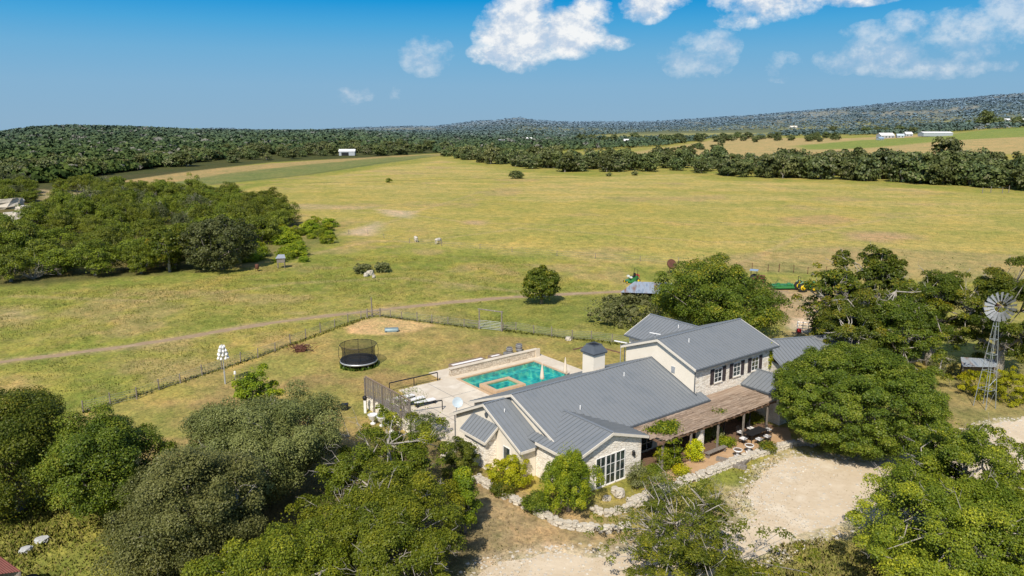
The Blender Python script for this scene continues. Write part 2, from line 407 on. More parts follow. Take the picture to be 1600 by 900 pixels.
# ------------------------------------------------------------------ ground sheet
def build_ground():
    phi = np.concatenate([np.linspace(-180, -42, 36, endpoint=False), np.arange(-42, 42, .13), np.linspace(42, 180, 36, endpoint=False)])
    phi = np.radians(phi)
    rr = [0.5, 8, 16, 24, 30]; r = 30
    while r < 30000: r *= 1.0085 if r < 2500 else 1.03; rr.append(r)
    rr = np.array(rr); nr, npn = len(rr), len(phi)
    RR, PH = np.meshgrid(rr, phi, indexing='ij'); x = RR * np.sin(PH); y = RR * np.cos(PH)
    z = terrain(x, y)
    near = 1 - sstep(150, 260, RR)
    n1 = fbm(x + 500, y + 500, 5, 38.); n2 = fbm(x + 900, y - 300, 5, 9.); n3 = fbm(x - 100, y + 50, 4, 2.2); n4 = fbm(x * .35 + 40, y, 4, 160.)
    C = np.zeros((nr, npn, 3)); C[:] = (.315, .278, .068)
    def lay(mask, col, k=1.0):
        m = (np.clip(mask, 0, 1) * k)[..., None]; C[:] = C * (1 - m) + np.array(col) * m
    lay(sstep(.45, .62, n1), (.25, .255, .046), .75)
    lay(sstep(.50, .66, n2), (.195, .225, .040), .6)
    lay(sstep(.52, .70, 1 - n2) * sstep(.4, .6, n4), (.36, .27, .115), .65)
    lay(sstep(.55, .72, n3), (.29, .235, .085), .4)
    # far pasture: golden
    jit = (fbm(x, y, 3, 14.) - .5) * 16
    FARF = PP([(430, 340), (560, 368), (700, 386), (900, 404), (1150, 418), (1300, 424), (1800, 440), (1800, 320), (1500, 300), (1330, 288), (1130, 282), (1060, 272), (930, 277), (800, 268), (690, 250), (600, 262), (420, 290), (330, 310)])
    far = sstep(-6, 6, poly_sd(x, y, FARF) + jit * .5)
    lay(far, (.415, .335, .108), .9)
    lay(far * sstep(.48, .64, n1), (.32, .29, .06), .55)
    st = fbm(x * .35 + 11, y * 1.3 + 7, 5, 9.)
    lay(far * sstep(.50, .66, st), (.29, .275, .06), .5); lay(far * sstep(.55, .72, 1 - st), (.50, .37, .14), .5)
    lay(far * sstep(.5, .7, n4), (.36, .30, .075), .5)
    lay(far * sstep(.58, .75, fbm(x, y + 77, 4, 24.)), (.38, .27, .13), .5)
    # strips far left
    s = lambda P, soft, j=1.0: sstep(-soft, soft, poly_sd(x, y, PP(P)) + jit * j)
    lay(s([(150, 277), (300, 266), (430, 255), (560, 246), (690, 240), (690, 243), (560, 256), (430, 268), (300, 282), (200, 287)], 3, .3), (.37, .265, .115), .9)
    lay(s([(255, 287), (360, 270), (470, 258), (600, 246), (690, 241), (640, 250), (500, 270), (400, 282), (330, 288)], 4, .3), (.165, .185, .06), .9)
    for P, w, c in (([(260, 289), (420, 288), (600, 283), (760, 279), (900, 277)], 1.0, (.14, .14, .05)), ([(330, 288), (480, 273), (600, 254), (690, 243)], 2.0, (.10, .12, .04))):
        lay(1 - sstep(w * .5, w * 1.8, line_d(x, y, PP(P))), c, .6)
    for P in ([(430, 330), (600, 335), (720, 350), (900, 352), (1100, 344), (1300, 352)], [(560, 366), (640, 330), (760, 300), (1000, 290)], [(1160, 420), (1240, 370), (1400, 340), (1600, 330)], [(640, 382), (800, 360), (1100, 380), (1300, 376)], [(300, 430), (430, 410), (560, 380), (700, 384)], [(0, 470), (200, 480), (420, 450), (600, 440), (820, 462)]):
        Q = dense(PP(P), 6.0); Q = [(q[0] + 3 * math.sin(k * .21), q[1] + 4 * math.sin(k * .13 + 1)) for k, q in enumerate(Q)]
        lay((1 - sstep(.3, 1.5, line_d(x, y, Q) + (n3 - .5) * 1.2)), (.42, .31, .15), .45)
    # bare patches
    for P, c, k in (([(1215, 340), (1300, 336), (1340, 344), (1300, 352), (1230, 350)], (.40, .25, .13), .55),
                    ([(1320, 364), (1400, 362), (1430, 372), (1380, 380), (1320, 376)], (.42, .28, .15), .7),
                    ([(1100, 402), (1240, 388), (1330, 384), (1600, 398), (1700, 440), (1480, 440), (1300, 430), (1160, 424)], (.34, .25, .13), .5),
                    ([(545, 360), (590, 346), (600, 354), (575, 368), (540, 366)], (.50, .38, .24), .9),
                    ([(590, 327), (650, 330), (640, 341), (610, 338)], (.50, .38, .24), .85),
                    ([(440, 318), (600, 322), (560, 328), (430, 326)], (.42, .31, .17), .65),
                    ([(725, 344), (755, 345), (750, 351), (728, 350)], (.40, .29, .17), .8),
                    ([(0, 484), (45, 482), (40, 496), (0, 498)], (.42, .31, .17), .6)):
        lay(s(P, 3, .25), c, k)
    # far right fields
    lay(s([(930, 246), (1060, 228), (1140, 214), (1330, 216), (1600, 204), (1750, 196), (1750, 245), (1600, 240), (1450, 246), (1300, 258), (1000, 256)], 12, .3), (.40, .30, .13), .95)
    lay(s([(1240, 228), (1330, 220), (1440, 214), (1600, 198), (1750, 192), (1750, 206), (1600, 214), (1480, 220), (1350, 232), (1260, 234)], 12, .3), (.19, .24, .05), .9)
    lay(s([(890, 214), (1010, 207), (1200, 203), (1230, 209), (1100, 216), (960, 218)], 12, .3), (.30, .28, .09), .95)
    # woodland floor
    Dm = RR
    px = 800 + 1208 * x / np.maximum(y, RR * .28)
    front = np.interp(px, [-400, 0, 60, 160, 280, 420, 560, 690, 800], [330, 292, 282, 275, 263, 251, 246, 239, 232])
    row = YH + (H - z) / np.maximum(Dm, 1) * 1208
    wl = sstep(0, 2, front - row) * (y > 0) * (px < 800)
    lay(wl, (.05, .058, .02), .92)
    rf = sstep(2300, 3200, RR)
    lay(rf, (.055, .075, .040), .95)
    sp = fbm(x + 33, y + 88, 5, 260.)
    lay(rf * sstep(.48, .54, sp), (.30, .25, .14), .8)
    lay(sstep(1500, 2100, RR) * (px > 680) * (px < 1250) * sstep(.40, .5, 1 - sp), (.06, .075, .03), .7)
    # aerial haze of far terrain, painted into the ground colour by distance
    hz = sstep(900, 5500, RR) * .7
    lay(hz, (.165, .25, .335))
    # left wood floor
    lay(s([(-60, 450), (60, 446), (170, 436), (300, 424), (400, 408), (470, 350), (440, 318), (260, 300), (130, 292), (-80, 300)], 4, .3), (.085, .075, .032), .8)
    lay(s([(60, 296), (130, 302), (140, 322), (70, 325)], 3, .2), (.46, .36, .20), .8)
    lay(s([(395, 350), (540, 350), (520, 378), (470, 400), (420, 408), (390, 400)], 4, .3), (.19, .17, .06), .7)
    # lawn
    lw = s([(0, 0)], 1) if False else sstep(-.6, .8, poly_sd(x, y, LAWN) + (n3 - .5) * .8)
    lay(lw, (.345, .265, .088), .9)
    lay(lw * sstep(.42, .60, n2), (.27, .26, .062), .7)
    lay(lw * sstep(.52, .68, fbm(x * .6, y + 5, 4, 6.)), (.34, .225, .10), .6)
    lay(s([(540, 513), (562, 500), (600, 495), (655, 503), (680, 508), (650, 518), (600, 524), (545, 521)], .6, .04), (.62, .40, .19), .95)
    # yard behind the house
    lay(s([(690, 470), (950, 462), (1000, 500), (1000, 545), (700, 512)], 1.5, .1), (.195, .205, .048), .5)
    # general dirt by barnyard
    lay(s([(1195, 452), (1290, 452), (1330, 480), (1290, 520), (1230, 528), (1225, 500), (1205, 480)], 1.5, .12), (.40, .29, .165), .9)
    lay(s([(1238, 497), (1290, 496), (1290, 508), (1250, 520), (1232, 512)], 1.0, .1), (.60, .49, .34), .8)
    lay(s([(1420, 600), (1600, 560), (1700, 560), (1700, 700), (1450, 720), (1420, 680)], 3, .2), (.30, .235, .10), .8)
    lay(s([(700, 760), (760, 745), (1000, 830), (1230, 720), (1260, 760), (1160, 860), (1000, 900), (700, 900)], 1.5, .12), (.36, .27, .145), .9)
    lay(s([(1190, 850), (1350, 830), (1500, 900), (1300, 960), (1150, 930)], 1.0, .08), (.29, .26, .075), .9)
    lay(s([(-40, 800), (120, 780), (300, 800), (300, 960), (-60, 960)], 1.5, .1), (.28, .28, .06), .9)
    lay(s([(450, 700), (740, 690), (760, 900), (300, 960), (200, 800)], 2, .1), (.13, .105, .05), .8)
    # under driveway / track, soft edge
    dd = poly_sd(x, y, DRIVE)
    lay(sstep(-1.6, .3, dd + (n3 - .5) * 3.5), (.56, .46, .31), .85)
    td = line_d(x, y, TRACK)
    lay((1 - sstep(.5, 1.9, td + (n3 - .5) * 1.2)) * near, (.37, .275, .14), .75)
    C *= (1 + (fbm(x + 3, y + 8, 3, .9) - .5)[..., None] * .5 * near[..., None])
    verts = np.stack([x, y, z], -1).reshape(-1, 3)
    i = np.arange(nr - 1)[:, None]; j = np.arange(npn)[None, :]; j2 = (j + 1) % npn
    f = np.stack([i * npn + j, i * npn + j2, (i + 1) * npn + j2, (i + 1) * npn + j], -1).reshape(-1, 4)
    # pool opening
    q = verts[f].mean(1)[:, :2] - O2; a = q @ U; b = q @ V
    keep = ~((a > -.1) & (a < 11.1) & (b > 21.2) & (b < 28.5))
    f = f[keep][:, ::-1]
    col = np.concatenate([C.reshape(-1, 3), np.ones((nr * npn, 1))], 1)
    m, nt, out = new_mat('pasture_ground'); L = nt.links
    p = N(nt, 'ShaderNodeBsdfPrincipled'); p.inputs['Roughness'].default_value = .95; p.inputs['Specular IOR Level'].default_value = .1
    at_ = N(nt, 'ShaderNodeAttribute', attribute_name='col'); tc = N(nt, 'ShaderNodeTexCoord')
    mp = N(nt, 'ShaderNodeMapping'); mp.inputs['Scale'].default_value = (1, .75, 1); mp.inputs['Rotation'].default_value = (0, 0, .5); L.new(tc.outputs['Object'], mp.inputs[0])
    def nz(sc_, d=5, dist=0.):
        n = N(nt, 'ShaderNodeTexNoise'); n.inputs['Scale'].default_value = sc_; n.inputs['Detail'].default_value = d; n.inputs['Roughness'].default_value = .7; n.inputs['Distortion'].default_value = dist
        L.new(mp.outputs[0], n.inputs['Vector']); return n.outputs['Fac']
    a1 = nz(2.6, 6, .4); a2 = nz(.45, 6, .3); a3 = nz(.07, 5)
    k = ramp(nt, [(.25, (.50, .50, .50)), (.5, (.98, .98, .98)), (.75, (1.5, 1.45, 1.35))], a1)
    k2 = ramp(nt, [(.32, (.66, .76, .66)), (.5, (1, 1, 1)), (.68, (1.30, 1.18, 1.15))], a2)
    k3 = ramp(nt, [(.34, (.80, .90, .80)), (.5, (1, 1, 1)), (.66, (1.18, 1.07, 1.02))], a3)
    c = mixc(nt, 1.0, at_.outputs['Color'], k, 'MULTIPLY'); c = mixc(nt, 1.0, c, k2, 'MULTIPLY'); c = mixc(nt, 1.0, c, k3, 'MULTIPLY')
    L.new(c, p.inputs['Base Color'])
    bp = N(nt, 'ShaderNodeBump'); bp.inputs['Strength'].default_value = .7; bp.inputs['Distance'].default_value = .25
    L.new(a1, bp.inputs['Height']); L.new(bp.outputs[0], p.inputs['Normal']); L.new(p.outputs[0], out.inputs[0])
    me = np_mesh('ground', verts, f.ravel(), 4, m, cattr=col, smooth=True)
    o = bpy.data.objects.new('ground', me); link(o); tag(o, 'dry yellow-green pasture running out to low wooded hills', 'ground', kind='structure')
    return verts.reshape(nr, npn, 3), C
build_ground()

# ------------------------------------------------------------------ flat sheets
def sheet(name, pts, z, mat, label, cat, jag=0.0, step=.6, seed=1):
    r = random.Random(seed); out = []
    n = len(pts)
    for i in range(n):
        a = np.array(pts[i]); b = np.array(pts[(i + 1) % n]); L = np.linalg.norm(b - a); k = max(1, int(L / step)) if jag else 1
        nrm = np.array([-(b - a)[1], (b - a)[0]]) / (L + 1e-9)
        for t in range(k):
            q = a + (b - a) * t / k
            if jag: q = q + nrm * ((float(fbm(np.array(q[0]), np.array(q[1]), 3, 3.)) - .5) * jag * 3 + r.uniform(-.3, .3) * jag)
            out.append((q[0], q[1], z))
    from mathutils.geometry import tessellate_polygon
    from mathutils import Vector
    tr = tessellate_polygon([[Vector(q) for q in out]])
    me = bpy.data.meshes.new(name); me.from_pydata(out, [], [tuple(t) for t in tr]); me.update()
    me.materials.append(mat)
    for p in me.polygons:
        if p.normal.z < 0: p.flip()
    o = bpy.data.objects.new(name, me); link(o); tag(o, label, cat, kind='structure'); return o
M['caliche'] = basic('caliche_gravel', (.66, .55, .40), (.55, .44, .30), .28, .97, detail=12, bump=.6, bscale=2.5, c3=(.70, .61, .47), coord='Object')
M['dirt'] = basic('track_dirt', (.38, .28, .17), (.30, .21, .12), .5, .97, detail=10, bump=.5, bscale=3, c3=(.45, .34, .21))
M['granite'] = basic('tan_granite_gravel', (.52, .34, .19), (.44, .28, .15), .6, .97, detail=12, bump=.4, bscale=6, c3=(.58, .40, .24))
sheet('driveway', DRIVE, .004, M['caliche'], 'pale limestone gravel driveway curving past the big round tree', 'driveway', .5)
def ribbon(P, w, off):
    P = np.array(P, float); t = np.gradient(P, axis=0); t /= np.linalg.norm(t, axis=1)[:, None]; n = np.stack([-t[:, 1], t[:, 0]], 1)
    return [tuple(q) for q in (P + n * (off + w / 2))] + [tuple(q) for q in (P + n * (off - w / 2))[::-1]]
TD = np.array(dense(TRACK, 3.0)); KS = np.ones(5) / 5
TDs = np.stack([np.convolve(np.pad(TD[:, i], 2, mode='edge'), KS, 'valid') for i in range(2)], 1)
sheet('dirt_track', ribbon(TDs, 1.35, 0), .004, M['dirt'], 'narrow dirt track crossing the pasture from the left edge', 'track', .34, .8, 3)
sheet('patio', PATIO, .006, M['granite'], 'tan crushed granite patio beside the long reed roofed pergola', 'patio', .18, .5, 4)

# ------------------------------------------------------------------ house
house = empty('ranch_house', hw(0, 0, 0), math.pi / 2 - AZ)
tag(house, 'long cream limestone ranch house with blue-grey standing seam roofs', 'house')
def hb(): return MB()
def rib_plane(mb, pts, down, spacing=.44, t=.07, w=.055, h=.075):
    """roof plane: slab plus standing seams, clipped to the polygon. pts in 3d (a,b,z), down = unit plan vector"""
    P = np.array(pts, float); nrm = np.cross(P[1] - P[0], P[2] - P[0])
    if nrm[2] < 0: P = P[::-1]; nrm = -nrm
    nrm /= np.linalg.norm(nrm)
    mb.slab([tuple(p) for p in P], t)
    d = np.array(down, float); s = np.array([-d[1], d[0]])
    S = P[:, :2] @ s; D_ = P[:, :2] @ d
    zc = lambda q: P[0, 2] - (nrm[0] * (q[0] - P[0, 0]) + nrm[1] * (q[1] - P[0, 1])) / nrm[2]
    c = math.ceil((S.min() + .05) / spacing) * spacing
    while c < S.max() - .04:
        xs = []
        for i in range(len(P)):
            j = (i + 1) % len(P)
            if (S[i] - c) * (S[j] - c) < 0:
                t_ = (c - S[i]) / (S[j] - S[i]); xs.append(D_[i] + t_ * (D_[j] - D_[i]))
        xs.sort()
        for k in range(0, len(xs) - 1, 2):
            if xs[k + 1] - xs[k] < .1: continue
            q = [s * c + d * (xs[k] + .0), s * c + d * xs[k + 1]]
            quad = []
            for sd in (-w / 2, w / 2):
                for e in q:
                    g = e + s * sd; quad.append((g[0], g[1], zc(g)))
            a0, a1, b0, b1 = [np.array(v) for v in quad]; up = nrm * h
            mb.add([a0, a1, b0, b1, a0 + up, a1 + up, b0 + up, b1 + up], [(4, 5, 7, 6), (0, 1, 5, 4), (3, 2, 6, 7), (0, 4, 6, 2), (1, 3, 7, 5)])
        c += spacing
def roof(planes, name='roof', mat='metalroof'):
    mb = MB()
    for pts, down in planes: rib_plane(mb, pts, down)
    o = mb.build(name, M[mat], house); return o
def beam(mb, p0, p1, w, h):
    """rectangular board between two points, w horizontal thickness, h vertical"""
    p0 = np.array(p0, float); p1 = np.array(p1, float); d = p1 - p0; s = np.array([-d[1], d[0], 0]); n = np.linalg.norm(s)
    s = s / n * w / 2 if n > 1e-6 else np.array([w / 2, 0, 0]); up = np.array([0, 0, h / 2])
    if n <= 1e-6: up = np.array([0, h / 2, 0])
    vs = [p + i * s + j * up for p in (p0, p1) for j in (-1, 1) for i in (-1, 1)]
    mb.add(vs, [(0, 1, 3, 2), (4, 6, 7, 5), (0, 4, 5, 1), (2, 3, 7, 6), (0, 2, 6, 4), (1, 5, 7, 3)])
ZW, ZWR, ZM, ZMR, ZL, ZLR, ZT, ZTR = 3.2, 4.5, 3.11, 5.72, 2.7, 5.15, 6.01, 7.78
# main block
roof([([(-7.23, 2.43, ZM), (10.0, 2.43, ZM), (10.0, 8.9, ZMR), (-7.23, 8.9, ZMR)], (0, -1)),
      ([(-7.23, 15.37, ZM), (9.82, 15.37, ZM), (9.82, 8.9, ZMR), (-7.23, 8.9, ZMR)], (0, 1))])
o = roof([([(9.95, 2.43, ZM), (10.8, 2.43, ZM), (10.8, 3.5, ZM + .43), (9.95, 3.5, ZM + .43)], (0, -1))])
# low left block
roof([([(-9.54, 4.64, ZL), (-6.95, 4.64, ZL), (-6.95, 9.72, ZLR), (-9.54, 9.72, ZLR)], (0, -1)),
      ([(-9.54, 14.8, ZL), (-6.95, 14.8, ZL), (-6.95, 9.72, ZLR), (-9.54, 9.72, ZLR)], (0, 1))])
# front wing
roof([([(-8.07, 0, ZW), (-4.04, 0, ZWR), (-4.04, 5.95, ZWR), (-7.2, 3.3, 3.48), (-7.2, 6.0, 3.48), (-8.07, 5.7, ZW)], (-1, 0)),
      ([(0, 0, ZW), (-4.04, 0, ZWR), (-4.04, 5.95, ZWR), (0, 2.6, ZW)], (1, 0))])
# tall block
roof([([(9.5, 3.18, ZT), (22.3, 3.18, ZT), (22.3, 7.94, ZTR), (9.5, 7.94, ZTR)], (0, -1)),
      ([(9.5, 12.7, ZT), (22.3, 12.7, ZT), (22.3, 7.94, ZTR), (9.5, 7.94, ZTR)], (0, 1))])
# rear wing
roof([([(15.4, 17.95, 5.0), (19.4, 17.95, 6.7), (19.4, 10.9, 6.7), (15.4, 12.6, 5.0)], (-1, 0)),
      ([(23.4, 17.95, 5.0), (19.4, 17.95, 6.7), (19.4, 10.9, 6.7), (23.4, 12.6, 5.0)], (1, 0))])
# right lower front wing under the tree
roof([([(16.9, -1.2, 3.0), (19.4, -1.2, 4.0), (19.4, 3.6, 4.0), (16.9, 3.6, 3.0)], (-1, 0)),
      ([(21.9, -1.2, 3.0), (19.4, -1.2, 4.0), (19.4, 3.6, 4.0), (21.9, 3.6, 3.0)], (1, 0))])
# lean-to on left gable
roof([([(-10.6, 8.0, 2.6), (-10.6, 11.7, 2.6), (-9.22, 11.7, 3.7), (-9.22, 8.0, 3.7)], (-1, 0))])
# rotated right wing (house frame from world)
def inv(x, y): q = np.array([x, y]) - O2; return float(q @ U), float(q @ V)
g0 = np.array([27.2, 79.9]); g1 = np.array([38.7, 82.65]); gd = (g1 - g0) / np.linalg.norm(g1 - g0); gn = np.array([gd[1], -gd[0]])
def gp(s, t, z): q = g0 + gd * s + gn * t; return (*inv(*q), z)
Lg = np.linalg.norm(g1 - g0); ga = inv(*(g0 + gn)); gb = inv(*g0); gdown = np.array(ga) - np.array(gb)
roof([([gp(0, 5, 2.75), gp(Lg, 5, 2.75), gp(Lg, 0, 4.55), gp(0, 0, 4.55)], gdown), ([gp(0, -5, 2.75), gp(Lg, -5, 2.75), gp(Lg, 0, 4.55), gp(0, 0, 4.55)], -gdown)])
# ridge caps
mb = MB()
for a, b in (((-7.25, 8.9, ZMR + .03), (9.8, 8.9, ZMR + .03)), ((-9.56, 9.72, ZLR + .03), (-7.0, 9.72, ZLR + .03)), ((-4.04, -.02, ZWR + .03), (-4.04, 5.8, ZWR + .03)), ((9.48, 7.94, ZTR + .03), (22.32, 7.94, ZTR + .03)), ((19.4, 17.97, 6.73), (19.4, 11, 6.73)), (gp(0, 0, 4.58), gp(Lg, 0, 4.58)), ((19.4, -1.2, 4.03), (19.4, 3.5, 4.03))):
    beam(mb, a, b, .22, .06)
mb.build('ridge_cap', M['metalroof'], house)
# walls
def walls(pts, z0, name='wall', mat='limewall', t=None):
    """closed prism walls, pts list of (a,b,ztop) round the block"""
    mb = MB(); n = len(pts)
    vs = [(p[0], p[1], z0) for p in pts] + [tuple(p) for p in pts]
    mb.add(vs, [(i, (i + 1) % n, (i + 1) % n + n, i + n) for i in range(n)]); return mb.build(name, M[mat], house)
e = .08
walls([(-7.67, .4, ZW - e + .13), (-4.04, .4, ZWR - e - .06), (-.4, .4, ZW - e + .13), (-.4, 2.9, ZW - e + .1), (-.4, 5, 3.0), (-7.67, 5, 3.2)], -.3)
walls([(-6.9, 2.85, ZM), (9.82, 2.85, ZM), (9.82, 8.9, ZMR - .12), (9.82, 14.9, ZM), (-6.9, 14.9, ZM), (-6.9, 8.9, ZMR - .12)], -.3, mat='cream')
walls([(-9.2, 5.05, ZL + .1), (-6.95, 5.05, ZL + .1), (-6.95, 14.4, ZL + .1), (-9.2, 14.4, ZL + .1), (-9.2, 9.72, ZLR - .14)], -.3, mat='cream')
# tall block: cream gable (left) and stone front
mbw = MB(); T0, T1, TB0, TB1 = 9.84, 21.9, 3.58, 12.3
mbw.poly([(T0, TB1, 0), (T0, TB0, 0), (T0, TB0, ZT + .07), (T0, 7.94, ZTR - .12), (T0, TB1, ZT + .07)]); mbw.build('gable_wall', M['cream'], house)
mbw = MB(); mbw.poly([(T0, TB0, 0), (T1, TB0, 0), (T1, TB0, ZT + .07), (T0, TB0, ZT + .07)])
mbw.poly([(T1, TB0, 0), (T1, TB1, 0), (T1, TB1, ZT + .07), (T1, 7.94, ZTR - .12), (T1, TB0, ZT + .07)]); mbw.poly([(T1, TB1, 0), (T0, TB1, 0), (T0, TB1, ZT + .07), (T1, TB1, ZT + .07)])
mbw.build('wall', M['limewall'], house)
walls([(15.8, 12.2, 5.0), (23.0, 12.2, 5.0), (23.0, 17.6, 5.05), (19.4, 17.6, 6.55), (15.8, 17.6, 5.05)], -.3, mat='limewall')
walls([(17.2, -.8, 3.0), (19.4, -.8, 3.85), (21.6, -.8, 3.0), (21.6, 3.55, 3.0), (17.2, 3.55, 3.0)], -.3)
walls([(-10.3, 8.35, 2.72), (-9.22, 8.35, 3.55), (-9.22, 11.4, 3.55), (-10.3, 11.4, 2.72)], -.3)
walls([gp(.4, 4.6, 2.8), gp(Lg - .4, 4.6, 2.8), gp(Lg - .4, 0, 4.4), gp(Lg - .4, -4.6, 2.8), gp(.4, -4.6, 2.8)], -.3)
# fascia boards on rakes and gutters on eaves
def fas(*pts, dz=-.10):
    mb = MB()
    for a, b in zip(pts[:-1], pts[1:]): beam(mb, (a[0], a[1], a[2] + dz), (b[0], b[1], b[2] + dz), .06, .22)
    mb.build('fascia', M['trim'], house)
fas((-7.26, 2.43, ZM), (-7.26, 8.9, ZMR), (-7.26, 15.37, ZM)); fas((-9.57, 4.64, ZL), (-9.57, 9.72, ZLR), (-9.57, 14.8, ZL))
fas((-8.07, -.03, ZW), (-4.04, -.03, ZWR), (0, -.03, ZW)); fas((9.47, 3.18, ZT), (9.47, 7.94, ZTR), (9.47, 12.7, ZT)); fas((22.33, 3.18, ZT), (22.33, 7.94, ZTR), (22.33, 12.7, ZT))
fas((-10.6, 7.97, 2.6), (-9.25, 7.97, 3.68)); fas((15.4, 17.98, 5.0), (19.4, 17.98, 6.7), (23.4, 17.98, 5.0)); fas((16.9, -1.23, 3.0), (19.4, -1.23, 4.0), (21.9, -1.23, 3.0))
fas((-8.1, 0, ZW), (-8.1, 4.6, ZW), dz=-.12); fas((-9.5, 4.61, ZL), (-8.1, 4.61, ZL), dz=-.12); fas((-10.63, 8, 2.6), (-10.63, 11.7, 2.6), dz=-.12)
for a, b in (((-.0, 2.37, ZM - .1), (10.8, 2.37, ZM - .1)), ((9.5, 3.12, ZT - .1), (22.3, 3.12, ZT - .1)), ((.06, 0, ZW - .1), (.06, 2.5, ZW - .1)), ((15.34, 12.7, 4.9), (15.34, 17.95, 4.9)), ((16.84, -1.2, 2.9), (16.84, 3.4, 2.9)), ((9.5, 12.76, ZT - .1), (15.3, 12.76, ZT - .1)), ((-9.54, 14.86, ZL - .1), (-7.0, 14.86, ZL - .1)), ((-7.2, 15.43, ZM - .1), (9.8, 15.43, ZM - .1))):
    mb = MB(); beam(mb, a, b, .13, .14); mb.build('gutter', M['grey_trim'], house)
for q in ([(9.76, 3.45, ZT - .15), (9.76, 3.45, 3.6)], [(-9.3, 14.45, ZL - .1), (-9.3, 14.45, 0)], [(9.76, 12.4, ZT - .15), (9.76, 12.4, 1)]): MB().path(q, .05, 6).build('downspout', M['grey_trim'], house)
mb = MB()   # corner flashing where the main roof meets the tall wall
beam(mb, (9.83, 8.9, ZMR + .04), (9.83, 3.2, ZMR - 5.7 * .403 + .04), .08, .1)
mb.build('flashing', M['grey_trim'], house)
# chimney
ch = MB().bb((3.2, 10.0, 4.4), (4.65, 11.5, 6.85)).build('chimney', M['cream'], house)
mb = MB(); mb.bb((3.05, 9.85, 6.85), (4.8, 11.65, 7.0))
b0 = [(3.0, 9.8), (4.85, 9.8), (4.85, 11.7), (3.0, 11.7)]; b1 = [(3.4, 10.2), (4.45, 10.2), (4.45, 11.3), (3.4, 11.3)]
vs = [(*p, 7.0) for p in b0] + [(*p, 7.6) for p in b1]
mb.add(vs, [(i, (i + 1) % 4, (i + 1) % 4 + 4, i + 4) for i in range(4)])
for p in ((3.4, 10.2, 4.45, 10.27), (3.4, 11.23, 4.45, 11.3), (3.4, 10.27, 3.47, 11.23), (4.38, 10.27, 4.45, 11.23)): mb.bb((p[0], p[1], 7.6), (p[2], p[3], 7.68))
mb.build('chimney_cap', M['grey_trim'], ch)
MB().bb((3.48, 10.28, 7.3), (4.37, 11.22, 7.59)).build('flue', M['black'], ch)
# windows
def window(p0, du, w, z0, z1, nx, ny, outward, parent=house, fw=.05, name='window'):
    """p0 plan corner, du plan direction, outward plan normal"""
    du = np.array(du, float); n = np.array(outward, float); p0 = np.array(p0, float)
    P = lambda s, o, z: (*(p0 + du * s + n * o), z)
    fr = MB()
    def bar(s0, s1, za, zb, o0=.0, o1=.06):
        vs = [P(s, o, z) for z in (za, zb) for o in (o0, o1) for s in (s0, s1)]
        fr.add(vs, [(0, 1, 3, 2), (4, 6, 7, 5), (0, 4, 5, 1), (2, 3, 7, 6), (0, 2, 6, 4), (1, 5, 7, 3)])
    bar(0, w, z0, z0 + fw); bar(0, w, z1 - fw, z1); bar(0, fw, z0 + fw, z1 - fw); bar(w - fw, w, z0 + fw, z1 - fw)
    for i in range(1, nx): s = w * i / nx; bar(s - .014, s + .014, z0 + fw, z1 - fw, .005, .045)
    for j in range(1, ny): z = z0 + (z1 - z0) * j / ny; bar(fw, w - fw, z - .015, z + .015, .005, .035)
    f = fr.build(name, M['white'], parent)
    g = MB(); g.poly([P(fw, .012, z0 + fw), P(w - fw, .012, z0 + fw), P(w - fw, .012, z1 - fw), P(fw, .012, z1 - fw)]); g.build('pane', M['glass'], f)
    sl = MB(); vs = [P(s, o, z) for z in (z0 - .1, z0) for o in (0, .12) for s in (-.06, w + .06)]
    sl.add(vs, [(0, 1, 3, 2), (4, 6, 7, 5), (0, 4, 5, 1), (2, 3, 7, 6), (0, 2, 6, 4), (1, 5, 7, 3)]); sl.build('sill', M['trim'], f)
    return f
for s in (12.7, 15.55, 18.45):
    window((s, TB0), (1, 0), 1.15, 3.95, 5.3, 2, 3, (0, -1))
    for q in (s - .56, s + 1.2):
        mb = MB().bb((q, TB0 - .07, 3.9), (q + .5, TB0 - .005, 5.36))
        for k in range(3): mb.bb((q + .05, TB0 - .095, 3.96 + k * .47), (q + .45, TB0 - .072, 4.32 + k * .47))
        mb.build('shutter', M['shutter'], house)
fw_ = MB()
for k in range(3):
    window((-5.45 + k * 1.07, .4), (1, 0), 1.04, .05, 2.55, 2, 3, (0, -1), name='french_window', fw=.05)
window((-9.2, 7.35), (0, -1), .95, .95, 2.25, 1, 1, (-1, 0))
window((-9.2, 5.95), (0, -1), .5, 1.3, 1.95, 2, 2, (-1, 0))
window((6.2, 2.85), (1, 0), 1.5, .6, 2.3, 2, 3, (0, -1)); window((2.2, 2.85), (1, 0), 1.5, .1, 2.2, 2, 3, (0, -1)); window((12.6, TB0), (1, 0), 1.5, .1, 2.2, 2, 3, (0, -1))
def lamp(a, b, z):
    mb = MB().bb((a - .09, b - .03, z - .2), (a + .09, b, z + .2)); mb.bb((a - .08, b - .2, z - .2), (a + .08, b - .04, z + .15)); mb.lathe([(.12, 0), (.02, .12)], (a, b - .12, z + .15), 4)
    mb.build('wall_lamp', M['black'], house)
lamp(-1.35, .4, 1.95); lamp(-6.6, .4, 1.95)
tl = rotx(0)
mb = MB().lathe([(.24, 0), (.24, .05)], (0, 0, 0), 10, roty(-math.pi / 2)); v_ = mb.build('gable_vent', M['grey_trim'], house); v_.location = (-9.2, 9.72, 4.1)
v_ = MB().bb((-.06, -.22, -.3), (0, .22, .3)).build('meter_box', M['galv'], house); v_.location = (T0, 6.1, 5.2)
for (a, b, z) in ((-2.6, 5.4, 4.4), (18.5, 13.0, 6.3), (4.8, 7.6, 5.2), (12.5, 6.6, 7.3), (-8.3, 8.4, 4.5)):
    MB().path([(a, b, z - .3), (a, b, z + .35)], .05, 8).build('vent_pipe', M['white'], house)
